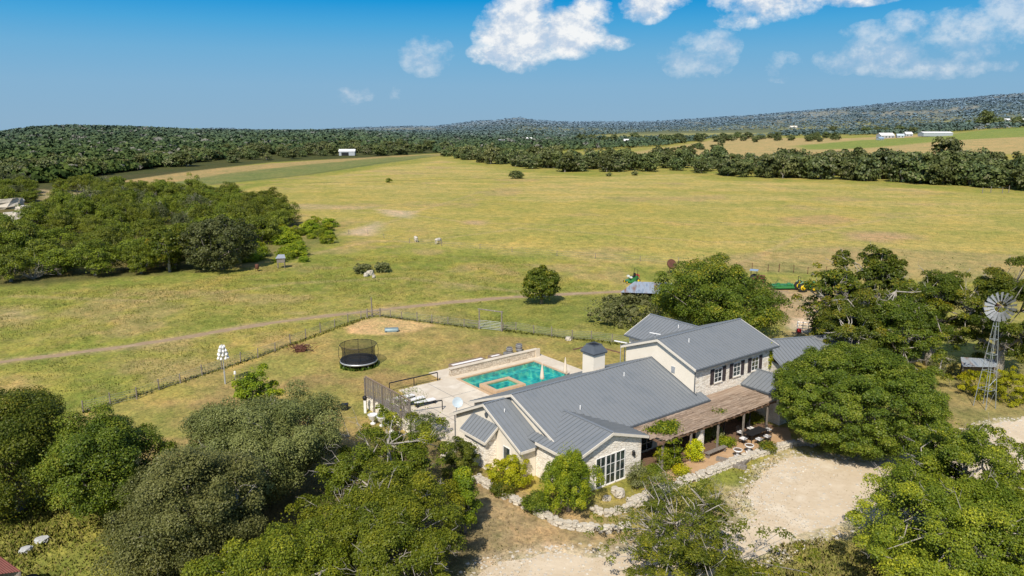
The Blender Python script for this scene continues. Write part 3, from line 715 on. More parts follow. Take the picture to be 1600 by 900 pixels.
# satellite dishes
def sat(name, loc, label, kind):
    t = empty(name, loc); tag(t, label, 'satellite dish')
    if kind == 'round':
        MB().path([(0, 0, 0), (0, 0, .55), (.12, -.12, .75)], .03, 6).build('mast', M['galv'], t)
        MB().lathe([(.02, .02), (.30, .05), (.47, .14), (.48, .14), (.31, .03), (.02, 0)], (0, 0, 0), 20, rotm(R(20)) @ rotx(R(62))).build('reflector', M['dish'], t, True, (.1, -.15, .95))
        MB().path([(.1, -.2, .5), (.05, -.75, .8)], .02, 5).build('feed_arm', M['galv'], t)
    else:
        MB().path([(0, 0, 0), (0, 0, .6)], .03, 6).build('mast', M['galv'], t)
        MB().box((0, 0, 0), (1.05, .6, .06), 0, R(-14), R(6)).build('flat_panel', M['white'], t, loc=(0, 0, .63), rz=R(-18))
    return t
sat('satellite_dish', hw(-9.3, 14.2, 2.95), 'round pale blue satellite dish on the left back eave, above the pool deck', 'round')
sat('satellite_dish', hw(9.7, 8.4, 7.6), 'flat white antenna panel on the near end of the tall roof ridge', 'flat')
x, y = at(970, 540, 4.6); sat('satellite_dish', (x, y, 4.2), 'flat white antenna panel on a mast left of the tall gable', 'flat').scale = (1.3, 1.3, 1.3)
MB().path([(x, y, 0), (x, y, 4.25)], .04, 6).build('mast_pole', M['galv'])
mp_ = bpy.data.objects['mast_pole']; tag(mp_, 'thin steel pole carrying the flat antenna panel by the tall gable', 'pole')

# pergola
pg = empty('pergola', hw(0, 0, 0), math.pi / 2 - AZ); tag(pg, 'long pergola roofed with brown reed matting along the front of the house', 'pergola')
def pg_z(a, b): return 2.95 - .04 * (2.3 - b)
mb = MB(); na, nb = 66, 16; gv = []
for i in range(na + 1):
    for j in range(nb + 1):
        a = .1 + (16.4 - .1) * i / na; b = (3.45 if a > 10.9 else 2.28) ; f0 = -.95 + random.uniform(-.06, .06)
        if a < .9: f0 = -.1
        bb_ = b + (f0 - b) * j / nb; gv.append((a, bb_, pg_z(a, bb_) + random.uniform(-.018, .018)))
mb.add(gv, [(i * (nb + 1) + j, i * (nb + 1) + j + 1, (i + 1) * (nb + 1) + j + 1, (i + 1) * (nb + 1) + j) for i in range(na) for j in range(nb)])
for _ in range(420):
    a = random.uniform(.2, 15.2); b = random.uniform(-.9, 2.2); L = random.uniform(.6, 1.6)
    beam(mb, (a, b, pg_z(a, b) + .03), (a + L, b + random.uniform(-.06, .06), pg_z(a, b) + .035), .03, .025)
mb.build('reed_roof', M['reed'], pg)
for a in np.linspace(.6, 16.0, 16):
    mb = MB(); beam(mb, (a, 2.2, pg_z(a, 2.2) - .14), (a, -1.05, pg_z(a, -1.05) - .14), .09, .18); mb.build('rafter', M['wood_brown'], pg)
mb = MB(); beam(mb, (.3, -.75, 2.62), (16.4, -.75, 2.62), .14, .2); mb.build('beam', M['wood_brown'], pg)
for a in (.9, 4.4, 8.0, 11.6, 15.2):
    MB().bb((a - .07, -.82, 0), (a + .07, -.68, 2.52)).build('post', M['wood_grey'], pg)
for a in (6.2,):
    MB().bb((a - .25, -.5, 0), (a + .25, -.0, 2.5)).build('stone_column', M['limewall'], pg)
d = MB(); [d.bb((.6, -.7 + k * .28, 0.0), (16.5, -.7 + k * .28 + .25, .12)) for k in range(12)]
d.build('deck_boards', M['wood_brown'], pg)

# ------------------------------------------------------------------ pool
def hplace(name, label, cat, a=0, b=0, z=0, rz=0, group=None):
    t = empty(name, hw(a, b, z), math.pi / 2 - AZ + rz); tag(t, label, cat, group); return t
pool = hplace('swimming_pool', 'turquoise rectangular swimming pool with tan coping behind the house', 'swimming pool')
mb = MB(); P0, P1, Q0, Q1, ZB = .2, 10.7, 21.55, 28.2, -1.3
mb.poly([(P0, Q0, ZB), (P1, Q0, ZB), (P1, Q1, ZB), (P0, Q1, ZB)])
for a, b in (((P0, Q0), (P1, Q0)), ((P1, Q0), (P1, Q1)), ((P1, Q1), (P0, Q1)), ((P0, Q1), (P0, Q0))): mb.poly([(*a, ZB), (*b, ZB), (*b, .12), (*a, .12)])
mb.bb((P1 - 1.3, Q0 + .01, ZB), (P1 - .01, Q1 - .01, -.45)); mb.bb((P0 + .01, Q1 - .9, ZB), (P1 - 1.3, Q1 - .01, -.5))
mb.build('basin', M['basin'], pool)
MB().poly([(P0, Q0, -.02), (P1, Q0, -.02), (P1, Q1, -.02), (P0, Q1, -.02)]).build('water', M['water'], pool)
mb = MB(); c = .32
for p in ((P0 - c, Q0 - c, P1 + c, Q0), (P0 - c, Q1, P1 + c, Q1 + c), (P0 - c, Q0, P0, Q1), (P1, Q0, P1 + c, Q1)): mb.bb((p[0], p[1], .0), (p[2], p[3], .165))
mb.build('coping', M['terracotta'], pool)
deck = empty('pool_deck', hw(0, 0, 0), math.pi / 2 - AZ); deck['kind'] = 'structure'; deck['label'] = 'pale concrete terrace around the pool'; deck['category'] = 'terrace'
mb = MB()
for p in ((-10.2, 15.0, P0 - c, 27.6), (-6.9, 27.6, P0 - c, 29.2), (-1.4, 29.2, 13.2, 32.2), (P0 - c, 28.2 + c, 13.2, 29.2), (P1 + c, 15.0, 13.2, 28.2 + c), (P0 - c, 15.0, P1 + c, Q0 - c)):
    mb.bb((p[0], p[1], -.9), (p[2] , p[3], .13))
o = mb.build('terrace_slab', M['deck'], deck)
mb = MB()
for a in (-6.8, -3.4): mb.bb((a, 16, .13), (a + .04, 29, .133))
for b in (19.6, 24.2): mb.bb((-10, b, .13), (-.2, b + .04, .133))
mb.build('deck_joint', M['grey_trim'], deck)
mb = MB().bb((-.1, 29.5, .13), (12.4, 29.95, .95)); w_ = hplace('pool_wall', 'low speckled stone wall along the far side of the pool', 'wall')
mb.build('wall_body', M['poolwall'], w_); mb = MB().bb((-.2, 29.42, .95), (12.5, 30.03, 1.03)).bb((12.0, 29.3, .13), (12.6, 29.5, 1.12)); mb.build('wall_cap', M['deck'], w_)
tub = hplace('hot_tub', 'square raised hot tub with tan stone rim at the pool corner', 'hot tub')
mb = MB(); A0, A1, B0, B1 = .35, 4.3, 21.55, 24.6
for p in ((A0, B0, A1, B0 + .45), (A0, B1 - .45, A1, B1), (A0, B0 + .45, A0 + .45, B1 - .45), (A1 - .45, B0 + .45, A1, B1 - .45)): mb.bb((p[0], p[1], -1.2), (p[2], p[3], .58))
mb.build('tub_wall', M['terracotta'], tub)
mb = MB(); mb.bb((A0 + .45, B0 + .45, -.2), (A1 - .45, B1 - .45, -.1))
for p in ((A0 + .45, B0 + .45, A1 - .45, B0 + .8), (A0 + .45, B1 - .8, A1 - .45, B1 - .45), (A0 + .45, B0 + .8, A0 + .8, B1 - .8), (A1 - .8, B0 + .8, A1 - .45, B1 - .8)): mb.bb((p[0], p[1], -.1), (p[2], p[3], .3))
mb.build('tub_seat', M['basin'], tub)
MB().poly([(A0 + .45, B0 + .45, .46), (A1 - .45, B0 + .45, .46), (A1 - .45, B1 - .45, .46), (A0 + .45, B1 - .45, .46)]).build('water', M['water'], tub)
# folded umbrellas
def umbrella(a, b, label, sc_=1):
    t = hplace('folded_umbrella', label, 'umbrella', a, b, .13, group='folded umbrellas by the pool')
    MB().path([(0, 0, 0), (0, 0, 2.5)], .03, 8).build('pole', M['wood_brown'], t)
    mb = MB(); mb.lathe([(.10, .72), (.24, .8), (.22, 1.1), (.17, 1.6), (.10, 2.1), (.05, 2.45), (.02, 2.6)], n=12); mb.build('canopy', M['canvas'], t, True)
    MB().lathe([(.32, 0), (.32, .08), (.06, .12)], n=14).build('base', M['black'], t); t.scale = (sc_,) * 3
umbrella(6.1, 21.0, 'closed cream umbrella standing beside the hot tub'); umbrella(9.4, 21.0, 'closed cream umbrella farther right by the pool edge')
# loungers
for k in range(3):
    t = hplace('sun_lounger', ['white topped lounger nearest the pool in the row of three', 'white topped lounger in the middle of the row of three', 'white topped lounger nearest the black railing in the row of three'][k], 'lounger', -8.0 + .55 * k, 26.0 - 1.15 * k, .13, group='white loungers on the terrace')
    MB().bb((-1.1, -.3, .30), (1.1, .3, .38)).bb((-1.05, -.28, .0), (-.97, .28, .3)).bb((.97, -.28, 0), (1.05, .28, .3)).build('frame', M['black'], t)
    MB().bb((-1.1, -.3, .38), (1.1, .3, .47)).build('cushion', M['fabric_white'], t)
# railings
def railing(p0, p1, z0, h, label, nposts=3, frac=1.0):
    t = empty('railing', (p0[0], p0[1], z0)); tag(t, label, 'railing')
    d = np.array([p1[0] - p0[0], p1[1] - p0[1]])
    mb = MB(); beam(mb, (0, 0, h), (d[0], d[1], h), .1, .1); mb.build('rail', M['black'], t)
    for k in range(nposts):
        q = d * k / (nposts - 1); MB().bb((q[0] - .045, q[1] - .045, 0), (q[0] + .045, q[1] + .045, h - .06)).build('post', M['black'], t)
railing(hw(-7.9, 29.4)[:2], hw(-2.0, 29.3)[:2], .0, 1.05, 'black railing along the grass side of the terrace')
railing(hw(-10.0, 22.6)[:2], hw(-6.2, 21.6)[:2], .1, 1.0, 'short black railing in front of the white loungers', 2)
# planter boxes and barrels behind the pool
def planter(a, b, L, W, h, label):
    t = hplace('planter_bench', label, 'bench', a, b, .13, .0)
    MB().bb((-L / 2, -W / 2, 0), (L / 2, -W / 2 + .08, h)).bb((-L / 2, W / 2 - .08, 0), (L / 2, W / 2, h)).bb((-L / 2, -W / 2 + .08, 0), (-L / 2 + .08, W / 2 - .08, h)).bb((L / 2 - .08, -W / 2 + .08, 0), (L / 2, W / 2 - .08, h)).build('box', M['hay'], t)
    MB().bb((-L / 2 + .08, -W / 2 + .08, .1), (L / 2 - .08, W / 2 - .08, h - .12)).build('white_pad', M['fabric_white'], t)
planter(3.5, 31.6, 4.6, .95, .55, 'long low wooden box with a white top behind the pool wall')
planter(7.6, 31.7, 1.6, .85, .5, 'short low wooden box with a white top beside the barrels')
for a, b, s, lb in ((9.2, 31.8, .62, 'smallest grey barrel, standing at the left of the three'), (10.2, 32.3, .95, 'grey hooped barrel in the middle of the three'), (11.9, 32.6, 1.0, 'tallest grey hooped barrel, at the right of the three')):
    t = hplace('barrel', lb, 'barrel', a, b, .1, group='barrels behind the pool'); t.scale = (s,) * 3
    MB().lathe([(.33, 0), (.39, .2), (.43, .48), (.39, .76), (.33, .95), (.30, .95), (.30, .92)], n=18).build('staves', M['barrel'], t, True)
    for z, r in ((.12, .375), (.3, .415), (.65, .415), (.84, .375)): MB().lathe([(r, z - .03), (r + .012, z - .03), (r + .012, z + .03), (r, z + .03)], n=18).build('hoop', M['galv'], t)
# lattice screen on stone base at terrace corner
sA = np.array(at(573, 638)); sB = np.array(at(643, 680)); sd = (sB - sA); Ls = np.linalg.norm(sd); ang = math.atan2(sd[1], sd[0])
t = empty('lattice_screen', (sA[0], sA[1], 0), ang); tag(t, 'weathered grey lattice screen standing on white stone piers at the terrace corner', 'screen')
mb = MB(); rr_ = random.Random(5)
for k in range(16): mb.bb((.0, .0 + .0, 1.35 + k * .125), (Ls, .03, 1.35 + k * .125 + rr_.uniform(.03, .08)))
k = 0.0
while k < Ls:
    mb.bb((k, -.04, 1.2), (k + rr_.uniform(.05, .11), -.005, 3.32 + rr_.uniform(-.05, .05))); k += rr_.uniform(.22, .5)
mb.build('slats', M['wood_grey'], t)
MB().bb((-.05, -.06, 3.32), (Ls, .06, 3.40)).build('cap_rail', M['hay'], t)
for k in range(6):
    s = Ls * k / 5; MB().bb((s - .06, -.16, 0), (s + .06, -.045, 3.25)).build('post', M['wood_grey'], t)
mb = MB().bb((0, .04, 0), (Ls, .4, 1.3)); mb.build('stone_base', M['limewall'], t)
t = empty('post_lamp', at3(571, 645)); tag(t, 'white post with a round black top left of the lattice screen', 'post')
MB().bb((-.12, -.12, 0), (.12, .12, 1.3)).build('post', M['white'], t); MB().lathe([(.05, 1.3), (.2, 1.4), (.24, 1.55), (.2, 1.7), (.05, 1.8)], n=12).build('lamp_head', M['black'], t, True)
for i, (px, py, lb) in enumerate(((583, 655, 'white stone urn under the left end of the lattice screen'), (597, 658, 'white stone urn with blue-grey shadow, second below the lattice screen'), (612, 668, 'white stone urn third below the lattice screen'))):
    t = empty('garden_urn', at3(px, py + 8)); tag(t, lb, 'urn', 'white urns below the lattice screen')
    MB().lathe([(.25, 0), (.25, .15), (.1, .2), (.1, .35), (.38, .6), (.46, .95), (.5, 1.0), (.4, 1.0), (.35, .9)], n=14).build('bowl', M['white'], t, True)
MB().bb((-.3, -.25, 0), (.3, .25, .55)).bb((-.33, -.28, .55), (.33, .28, .62)).build('storage_box', M['black'], loc=at3(539, 640)); tag(bpy.data.objects['storage_box'], 'small black box on the lawn left of the lattice screen', 'box')
# timber edging on lawn
for a, b, lb in (((896, 547), (924, 540), 'thin dark timber on the lawn, the left arm of the V'), ((924, 540), (969, 552), 'thin dark timber on the lawn, the right arm of the V')):
    p, q = at3(*a), at3(*b); mb = MB(); beam(mb, (0, 0, .07), (q[0] - p[0], q[1] - p[1], .07), .14, .14); o = mb.build('garden_timber', M['wood_brown'], loc=(p[0], p[1], 0)); tag(o, lb, 'timber', 'timbers laid out on the lawn')

# ------------------------------------------------------------------ patio things
def chair_proto():
    t = empty('patio_chair', (0, 0, 0)); tag(t, 'black metal patio chair with a white cushion', 'chair', 'patio chairs around the black table')
    for x, y in ((-.24, -.24), (.24, -.24), (-.24, .24), (.24, .24)): MB().path([(x, y, 0), (x, y, .44)], .02, 5).build('leg', M['black'], t)
    MB().bb((-.28, -.28, .42), (.28, .28, .47)).build('seat', M['black'], t); MB().bb((-.25, -.26, .47), (.25, .25, .55)).build('cushion', M['fabric_white'], t)
    mb = MB(); [mb.path([(x, .27, .45), (x, .33, 1.0)], .018, 5) for x in (-.25, -.12, 0, .12, .25)]; mb.path([(-.27, .33, 1.0), (.27, .33, 1.0)], .022, 5); mb.build('backrest', M['black'], t)
    for x in (-.29, .29): MB().path([(x, .28, .68), (x, -.22, .68), (x, -.24, .44)], .02, 5).build('armrest', M['black'], t)
    return t
tb = hplace('patio_table', 'long black patio table beside the big round tree', 'table', 12.7, -1.3, .02)
MB().bb((-1.2, -.5, .72), (1.2, .5, .76)).build('tabletop', M['black'], tb)
for x, y in ((-1.1, -.42), (1.1, -.42), (-1.1, .42), (1.1, .42)): MB().path([(x, y, 0), (x, y, .72)], .03, 6).build('leg', M['black'], tb)
cp = chair_proto()
CH = [(-.75, -.95, 0, 'black patio chair with white cushion on the open side, nearest the pergola post'), (.35, -1.0, 0, 'black patio chair with white cushion, middle of the open side of the table'), (-.75, 1.0, math.pi, 'black patio chair behind the table at the pergola end'), (.75, 1.0, math.pi, 'black patio chair behind the table at the tree end'), (-1.75, 0, math.pi / 2 , 'black patio chair at the pergola head of the table'), (1.75, -.1, -math.pi / 2, 'black patio chair with white cushion at the tree head of the table')]
for i, (a, b, r_, lb) in enumerate(CH):
    o = cp if i == 0 else copy_tree(cp); o.location = hw(12.7 + a, -1.3 + b, .02); o.rotation_euler = (0, 0, math.pi / 2 - AZ + r_ + math.pi); o['label'] = lb
for i, (px, py, lb) in enumerate(((1130, 690, 'black iron post planted in the granite patio, left of the table'), (1170, 676, 'black iron post beside the round tree, right of the table'))):
    t = empty('iron_post', at3(px, py)); tag(t, lb, 'post', 'black iron posts on the patio')
    MB().path([(0, 0, 0), (0, 0, 2.6)], .06, 8).build('pole', M['black'], t); MB().path([(0, 0, 2.3), (.9, .5, 1.8)], .03, 5).build('arm', M['black'], t)
for px, py, lb in ((1170, 708, 'white stone urn planter standing at the patio edge'), (1152, 715, 'white stone urn planter with greenery left of the other urn')):
    t = empty('patio_urn', at3(px, py)); tag(t, lb, 'urn', 'white urns at the patio edge')
    MB().bb((-.24, -.24, 0), (.24, .24, .16)).lathe([(.16, .16), (.12, .4), (.16, .5), (.32, .6), (.40, .76), (.34, .76), (.3, .66)], n=18).build('bowl', M['white'], t, True)
    MB().lathe([(.335, .60), (.335, .742)], n=14).build('soil', M['soil'], t)
for px, py, rz, lb in ((1135, 722, -.55, 'grey stone slab bench lying left of the urns'), (1150, 730, -.5, 'grey stone slab step below the urns'), (1165, 722, .9, 'grey stone slab between the urns and the wall')):
    o = MB().box((0, 0, .14), (1.7, .42, .28)).build('stone_slab', M['wood_grey'], loc=at3(px, py), rz=rz); tag(o, lb, 'stone slab', 'stone slabs by the urns')
def bench(a, b):
    t = hplace('bench', 'long grey wooden bench under the pergola edge', 'bench', a, b, .02)
    MB().bb((-1.3, -.22, .4), (1.3, .22, .46)).build('seat', M['wood_grey'], t)
    for x in (-1.1, 1.1): MB().bb((x - .05, -.18, 0), (x + .05, .18, .4)).build('leg', M['wood_grey'], t)
bench(7.2, -1.25)

# ------------------------------------------------------------------ stone garden walls
def rock_wall(name, pts, w, h, label, seed, n_per=2.2, mat='rock'):
    r = random.Random(seed); P = dense(pts, .36); mb = MB(); ox, oy = P[0]
    for i in range(len(P) - 1):
        a, b = np.array(P[i]), np.array(P[i + 1]); d = b - a; L = np.linalg.norm(d) + 1e-9; ang_ = math.atan2(d[1], d[0]); nn = np.array([-d[1], d[0]]) / L
        for lvl in range(max(1, round(h / .26))):
            for side in ((-1, 1) if w > .4 else (0,)):
                c_ = a + d * r.random() + nn * side * w * .24; sx, sy, sz = r.uniform(.28, .62), w * r.uniform(.42, .66), r.uniform(.16, .30)
                add_rock(mb, (c_[0] - ox, c_[1] - oy, lvl * .25 + sz * .42), (sx, sy, sz), ang_ + r.uniform(-.25, .25), r)
    o = mb.build(name, M[mat], loc=(ox, oy, 0)); tag(o, label, 'wall'); return o
def add_rock(mb, c, d, rz, r):
    vs = []
    for k in range(4):
        for t in range(7):
            th = 2 * math.pi * t / 7 + k * .3; rad = (.44, .52, .51, .42)[k] * r.uniform(.82, 1.15); z = (-.5, -.18, .22, .5)[k] + r.uniform(-.05, .05)
            vs.append(np.array([math.cos(th) * rad * d[0], math.sin(th) * rad * d[1], z * d[2]]))
    vs = [rotm(rz) @ v + np.array(c) for v in vs]; fs = []
    for k in range(3):
        for t in range(7): t2 = (t + 1) % 7; fs.append((k * 7 + t, k * 7 + t2, (k + 1) * 7 + t2, (k + 1) * 7 + t))
    fs.append(tuple(range(6, -1, -1))); fs.append(tuple(range(21, 28))); mb.add(vs, fs)
rock_wall('retaining_wall', PP([(742, 748), (765, 762), (790, 778), (815, 790), (850, 808), (875, 822), (910, 828), (950, 831), (985, 826)]), .7, .5, 'curved low limestone wall sweeping round the planting bed in front of the house', 1)
rock_wall('garden_wall', PP([(925, 800), (950, 806), (975, 800), (1010, 784)]), .5, .5, 'short low limestone wall below the french windows', 2)
rock_wall('garden_wall', PP([(985, 790), (1040, 765), (1100, 744), (1150, 724), (1190, 710), (1238, 696)]), .8, .55, 'straight limestone wall between the granite patio and the driveway', 3)
rock_wall('garden_wall', PP([(700, 690), (712, 704), (690, 720)]), .6, .5, 'tan limestone wall at the left corner of the house', 8)
rock_wall('garden_wall', PP([(1238, 696), (1262, 694), (1278, 700)]), .8, .5, 'end of the limestone wall shaded by the round tree', 9, mat='rock_shaded')
rr_ = random.Random(9)
def rock_at(px, py, s, label, group, mat='rock', flat=.6):
    mb = MB(); add_rock(mb, (0, 0, s * flat * .4), (s, s * rr_.uniform(.6, .9), s * flat), rr_.uniform(0, 3), rr_); x, y, z = at3(px, py)
    o = mb.build('rock', M[mat], loc=(x, y, z)); tag(o, label, 'rock', group); return o
rock_at(40, 862, .9, 'pale grey stone in the weeds, the lower of the two near the red roof', 'pale stones in the weeds', 'pebble', .35); rock_at(66, 846, 1.0, 'pale grey stone in the weeds, the upper of the two', 'pale stones in the weeds', 'pebble', .3)
rock_at(888, 532, .9, 'small white rock at the foot of a fence post', None, 'rock')
for px, py, s in ((572, 432, 1.2), (578, 430, 1.6), (584, 434, 1.0)): rock_at(px, py, s, 'white limestone chunk in the rubble heap out in the pasture', 'white chunks in the rubble heap')
for px, py, s in ((8, 326, 9), (22, 322, 7), (24, 348, 8), (30, 352, 5), (37, 330, 5)): rock_at(px, py, s, 'pale rock outcrop among the cedars at the left edge', 'pale rock outcrops among the cedars', 'rock', .4)
for px, py, s in ((1010, 776, .8), (1030, 770, 1.0), (1005, 790, .7), (960, 770, .8), (968, 776, 1.1), (948, 782, .7)): rock_at(px, py, s, 'white limestone boulder below the french windows', 'white boulders below the french windows')

# ------------------------------------------------------------------ yard fence
def fence(name, posts, label, h=1.25, mat='wood_grey', wires=5, net=True, pr=.07, wmat='galv_wall'):
    P = [at3(*p) for p in posts]; o0 = P[0]
    t = empty(name, o0); tag(t, label, 'fence'); r = random.Random(len(posts))
    Q = [(p[0] - o0[0], p[1] - o0[1], p[2] - o0[2]) for p in P]
    for q in Q:
        hh = h * r.uniform(.88, 1.12); MB().path([(q[0], q[1], q[2]), (q[0] + r.uniform(-.05, .05), q[1], q[2] + hh)], [pr, pr * .9], 7).build('post', M[mat], t)
    mb = MB()
    for k in range(wires):
        z = h * (.15 + .75 * k / max(1, wires - 1)); mb.path([(q[0], q[1], q[2] + z) for q in Q], .011, 3)
    mb.build('wire', M[wmat], t)
    if net:
        mb = MB()
        for a, b in zip(Q[:-1], Q[1:]): mb.poly([(*a[:2], a[2] + .03), (*b[:2], b[2] + .03), (*b[:2], b[2] + h * .88), (*a[:2], a[2] + h * .88)])
        mb.build('wire_mesh', M['wire'], t)
    return t
fence('yard_fence', [(130, 645), (173, 634), (214, 624), (249, 610), (282, 599), (316, 587), (347, 577), (376, 567), (403, 559), (430, 549), (454, 538), (478, 529), (501, 520), (523, 512), (544, 504), (564, 498), (573, 496)], 'wooden post and wire mesh fence running along the left side of the lawn')
fence('yard_fence', [(594, 494), (610, 496), (628, 499), (652, 502), (675, 505), (700, 508), (725, 511), (748, 514)], 'wooden post and wire fence between the corner gate and the tall timber gate')
fence('yard_fence', [(786, 517), (806, 516), (834, 521), (862, 526), (894, 530), (924, 531), (956, 535), (985, 540)], 'wooden post and wire fence right of the tall timber gate, behind the pool')
fence('pasture_fence', [(545, 366), (575, 367), (600, 372), (640, 380), (690, 384), (750, 389), (800, 394), (870, 400), (930, 404), (1000, 408), (1060, 411), (1130, 415)], 'thin wire fence with slim posts crossing the far pasture', 1.2, wires=3, net=False, pr=.06)
for i, (pts, lb) in enumerate((([(1150, 421), (1175, 422), (1200, 424), (1217, 425)], 'rusty iron pen panels left of the green mower'), ([(1217, 425), (1240, 426), (1262, 428), (1290, 430)], 'rusty iron pen panels behind the green tractor'))):
    fence('pen_fence', pts, lb, 1.5, 'rust', 6, False, .06, 'rust')
fence('pen_fence', [(1535, 302), (1548, 301), (1566, 302), (1576, 301)], 'weathered cattle pen posts at the right end of the far tree line', 2.6, wires=3, net=False, pr=.14)
# tall timber gate
pa, pb = np.array(at(749, 514)), np.array(at(784, 518)); d = pb - pa; Lg2 = np.linalg.norm(d)
t = empty('timber_gate', (pa[0], pa[1], 0), math.atan2(d[1], d[0])); tag(t, 'tall square timber gateway with a pipe rail gate in the yard fence', 'gate')
for x in (0, Lg2): MB().path([(x, 0, 0), (x, 0, 2.9)], [.11, .09], 8).build('post', M['wood_grey'], t)
MB().path([(-.2, 0, 2.85), (Lg2 + .2, 0, 2.75)], .08, 7).build('crossbar', M['wood_grey'], t)
mb = MB(); [mb.path([(.12, -.1, z), (Lg2 - .12, -.1, z)], .025, 5) for z in (.2, .42, .64, .86, 1.08, 1.3)]; [mb.path([(x, -.1, .2), (x, -.1, 1.3)], .025, 5) for x in (.12, Lg2 * .5, Lg2 - .12)]
mb.build('rail_gate', M['galv'], t)
mb = MB(); [mb.path([(-1.8, 0, z), (0, 0, z)], .04, 5) for z in (.75, 1.1)]; [mb.path([(Lg2, 0, z), (Lg2 + 1.9, 0, z)], .04, 5) for z in (.6, .9)]; mb.build('side_rail', M['wood_grey'], t)
# corner gate
pa, pb = np.array(at(574, 497)), np.array(at(594, 495)); d = pb - pa; L3 = np.linalg.norm(d)
t = empty('corner_gate', (pa[0], pa[1], 0), math.atan2(d[1], d[0])); tag(t, 'low wooden gate with one tall post at the far corner of the lawn', 'gate')
for x, h in ((0, 1.4), (L3, 1.3)): MB().path([(x, 0, 0), (x, 0, h)], .1, 7).build('post', M['wood_grey'], t)
MB().path([(L3 * .45, .6, 0), (L3 * .42, .6, 2.9)], [.12, .08], 7).build('tall_post', M['wood_grey'], t)
MB().path([(0, 0, 1.0), (L3, 0, 1.0)], .05, 5).path([(0, 0, .3), (L3, 0, 1.0)], .04, 5).path([(0, 0, .35), (L3, 0, .35)], .04, 5).path([(0, 0, 1.0), (L3, 0, .35)], .04, 5).build('gate_frame', M['wood_grey'], t)
# trough
t = empty('water_trough', at3(612, 518), R(8)); tag(t, 'blue-grey metal trough on the bare sandy patch', 'trough')
MB().lathe([(.0, -.95), (.42, -.93), (.45, -.8), (.45, .8), (.42, .93), (.0, .95)], (0, 0, .12), 16, roty(math.pi / 2)).build('shell', M['steel_blue'], t, True)
MB().bb((-.8, -.5, 0), (-.7, .5, .2)).bb((.7, -.5, 0), (.8, .5, .2)).build('foot', M['black'], t)

# ------------------------------------------------------------------ trampoline
x, y, _ = at3(561, 571); tr = empty('trampoline', (x, y, 0), R(12)); tag(tr, 'round black trampoline with safety net on the lawn', 'trampoline')
RT = 2.05
MB().lathe([(RT - .25, .80), (RT - .25, .83), (0.02, .80)], n=36).lathe([(0.02, .795), (RT - .25, .795)], n=36).build('bed', M['black'], tr, True)
MB().lathe([(RT - .27, .82), (RT - .27, .88), (RT + .08, .86), (RT + .1, .72), (RT - .02, .72)], n=36).build('pad', M['black'], tr, True)
MB().lathe([(RT + .09, .55), (RT + .12, .55), (RT + .12, .74), (RT + .09, .74)], n=36).build('frame_ring', M['galv'], tr, True)
mb = MB(); n = 40; vs = []
for k, (r_, z) in enumerate(((RT, .84), (RT - .14, 1.3), (RT - .16, 1.9), (RT - .06, 2.35), (RT + .08, 2.62))):
    vs += [(r_ * math.cos(2 * math.pi * i / n), r_ * math.sin(2 * math.pi * i / n), z + (.05 * math.cos(8 * 2 * math.pi * i / n) if k == 4 else 0)) for i in range(n)]
mb.add(vs, [(k * n + i, k * n + (i + 1) % n, (k + 1) * n + (i + 1) % n, (k + 1) * n + i) for k in range(4) for i in range(n)]); mb.build('safety_net', M['net'], tr, True)
mb = MB(); mb.path([(RT * 1.03 * math.cos(t_), RT * 1.03 * math.sin(t_), 2.62) for t_ in np.linspace(0, 2 * math.pi, 41)], .03, 5, False); mb.build('top_ring', M['black'], tr)
for k in range(8):
    t_ = 2 * math.pi * k / 8; c, s = math.cos(t_), math.sin(t_)
    MB().path([(RT * c, RT * s, .7), ((RT + .22) * c, (RT + .22) * s, 1.2), ((RT + .26) * c, (RT + .26) * s, 2.0), ((RT + .08) * c, (RT + .08) * s, 2.66)], .028, 6).build('net_pole', M['black'], tr)
for k in range(4):
    t_ = 2 * math.pi * (k + .5) / 4; MB().path([((RT - .1) * math.cos(t_ - .25), (RT - .1) * math.sin(t_ - .25), .75), ((RT) * math.cos(t_ - .25), RT * math.sin(t_ - .25), .03), ((RT) * math.cos(t_ + .25), RT * math.sin(t_ + .25), .03), ((RT - .1) * math.cos(t_ + .25), (RT - .1) * math.sin(t_ + .25), .75)], .03, 6).build('leg', M['galv'], tr)
# martin gourd rack
x, y, _ = at3(352, 600); mt = empty('gourd_bird_rack', (x, y, 0)); tag(mt, 'tall pole hung with tiers of white gourd birdhouses', 'bird house')
MB().path([(0, 0, 0), (0, 0, 4.5)], .05, 8).path([(0, 0, 0), (0, 0, 1.4)], .09, 8).build('pole', M['galv'], mt)
mb = MB(); gl = []
for z, n, r_ in ((4.45, 4, .22), (4.05, 6, .36), (3.65, 7, .46), (3.25, 7, .52)):
    for k in range(n):
        t_ = 2 * math.pi * (k + z) / n; mb.path([(0, 0, z), (r_ * math.cos(t_), r_ * math.sin(t_), z)], .015, 4); gl.append((r_ * math.cos(t_), r_ * math.sin(t_), z))
mb.build('arm', M['galv'], mt)
g0_ = None
for p in gl:
    if g0_ is None: g0_ = MB().lathe([(.02, 0), (.05, -.06), (.10, -.14), (.17, -.26), (.18, -.36), (.12, -.46), (.02, -.5)], n=10).build('gourd', M['white'], mt, True); g0_.scale = (.8, .8, .8)
    o = g0_ if p is gl[0] else g0_.copy()
    if o is not g0_: COL.objects.link(o); o.parent = mt
    o.location = p
t = empty('marker_stake', at3(368, 596)); tag(t, 'short white tipped stake right of the gourd pole', 'stake'); MB().path([(0, 0, 0), (0, 0, .9)], .03, 5).build('stake', M['galv'], t); MB().lathe([(.1, .8), (.14, .9), (.12, 1.15), (.03, 1.22)], n=8).build('cap', M['white'], t)
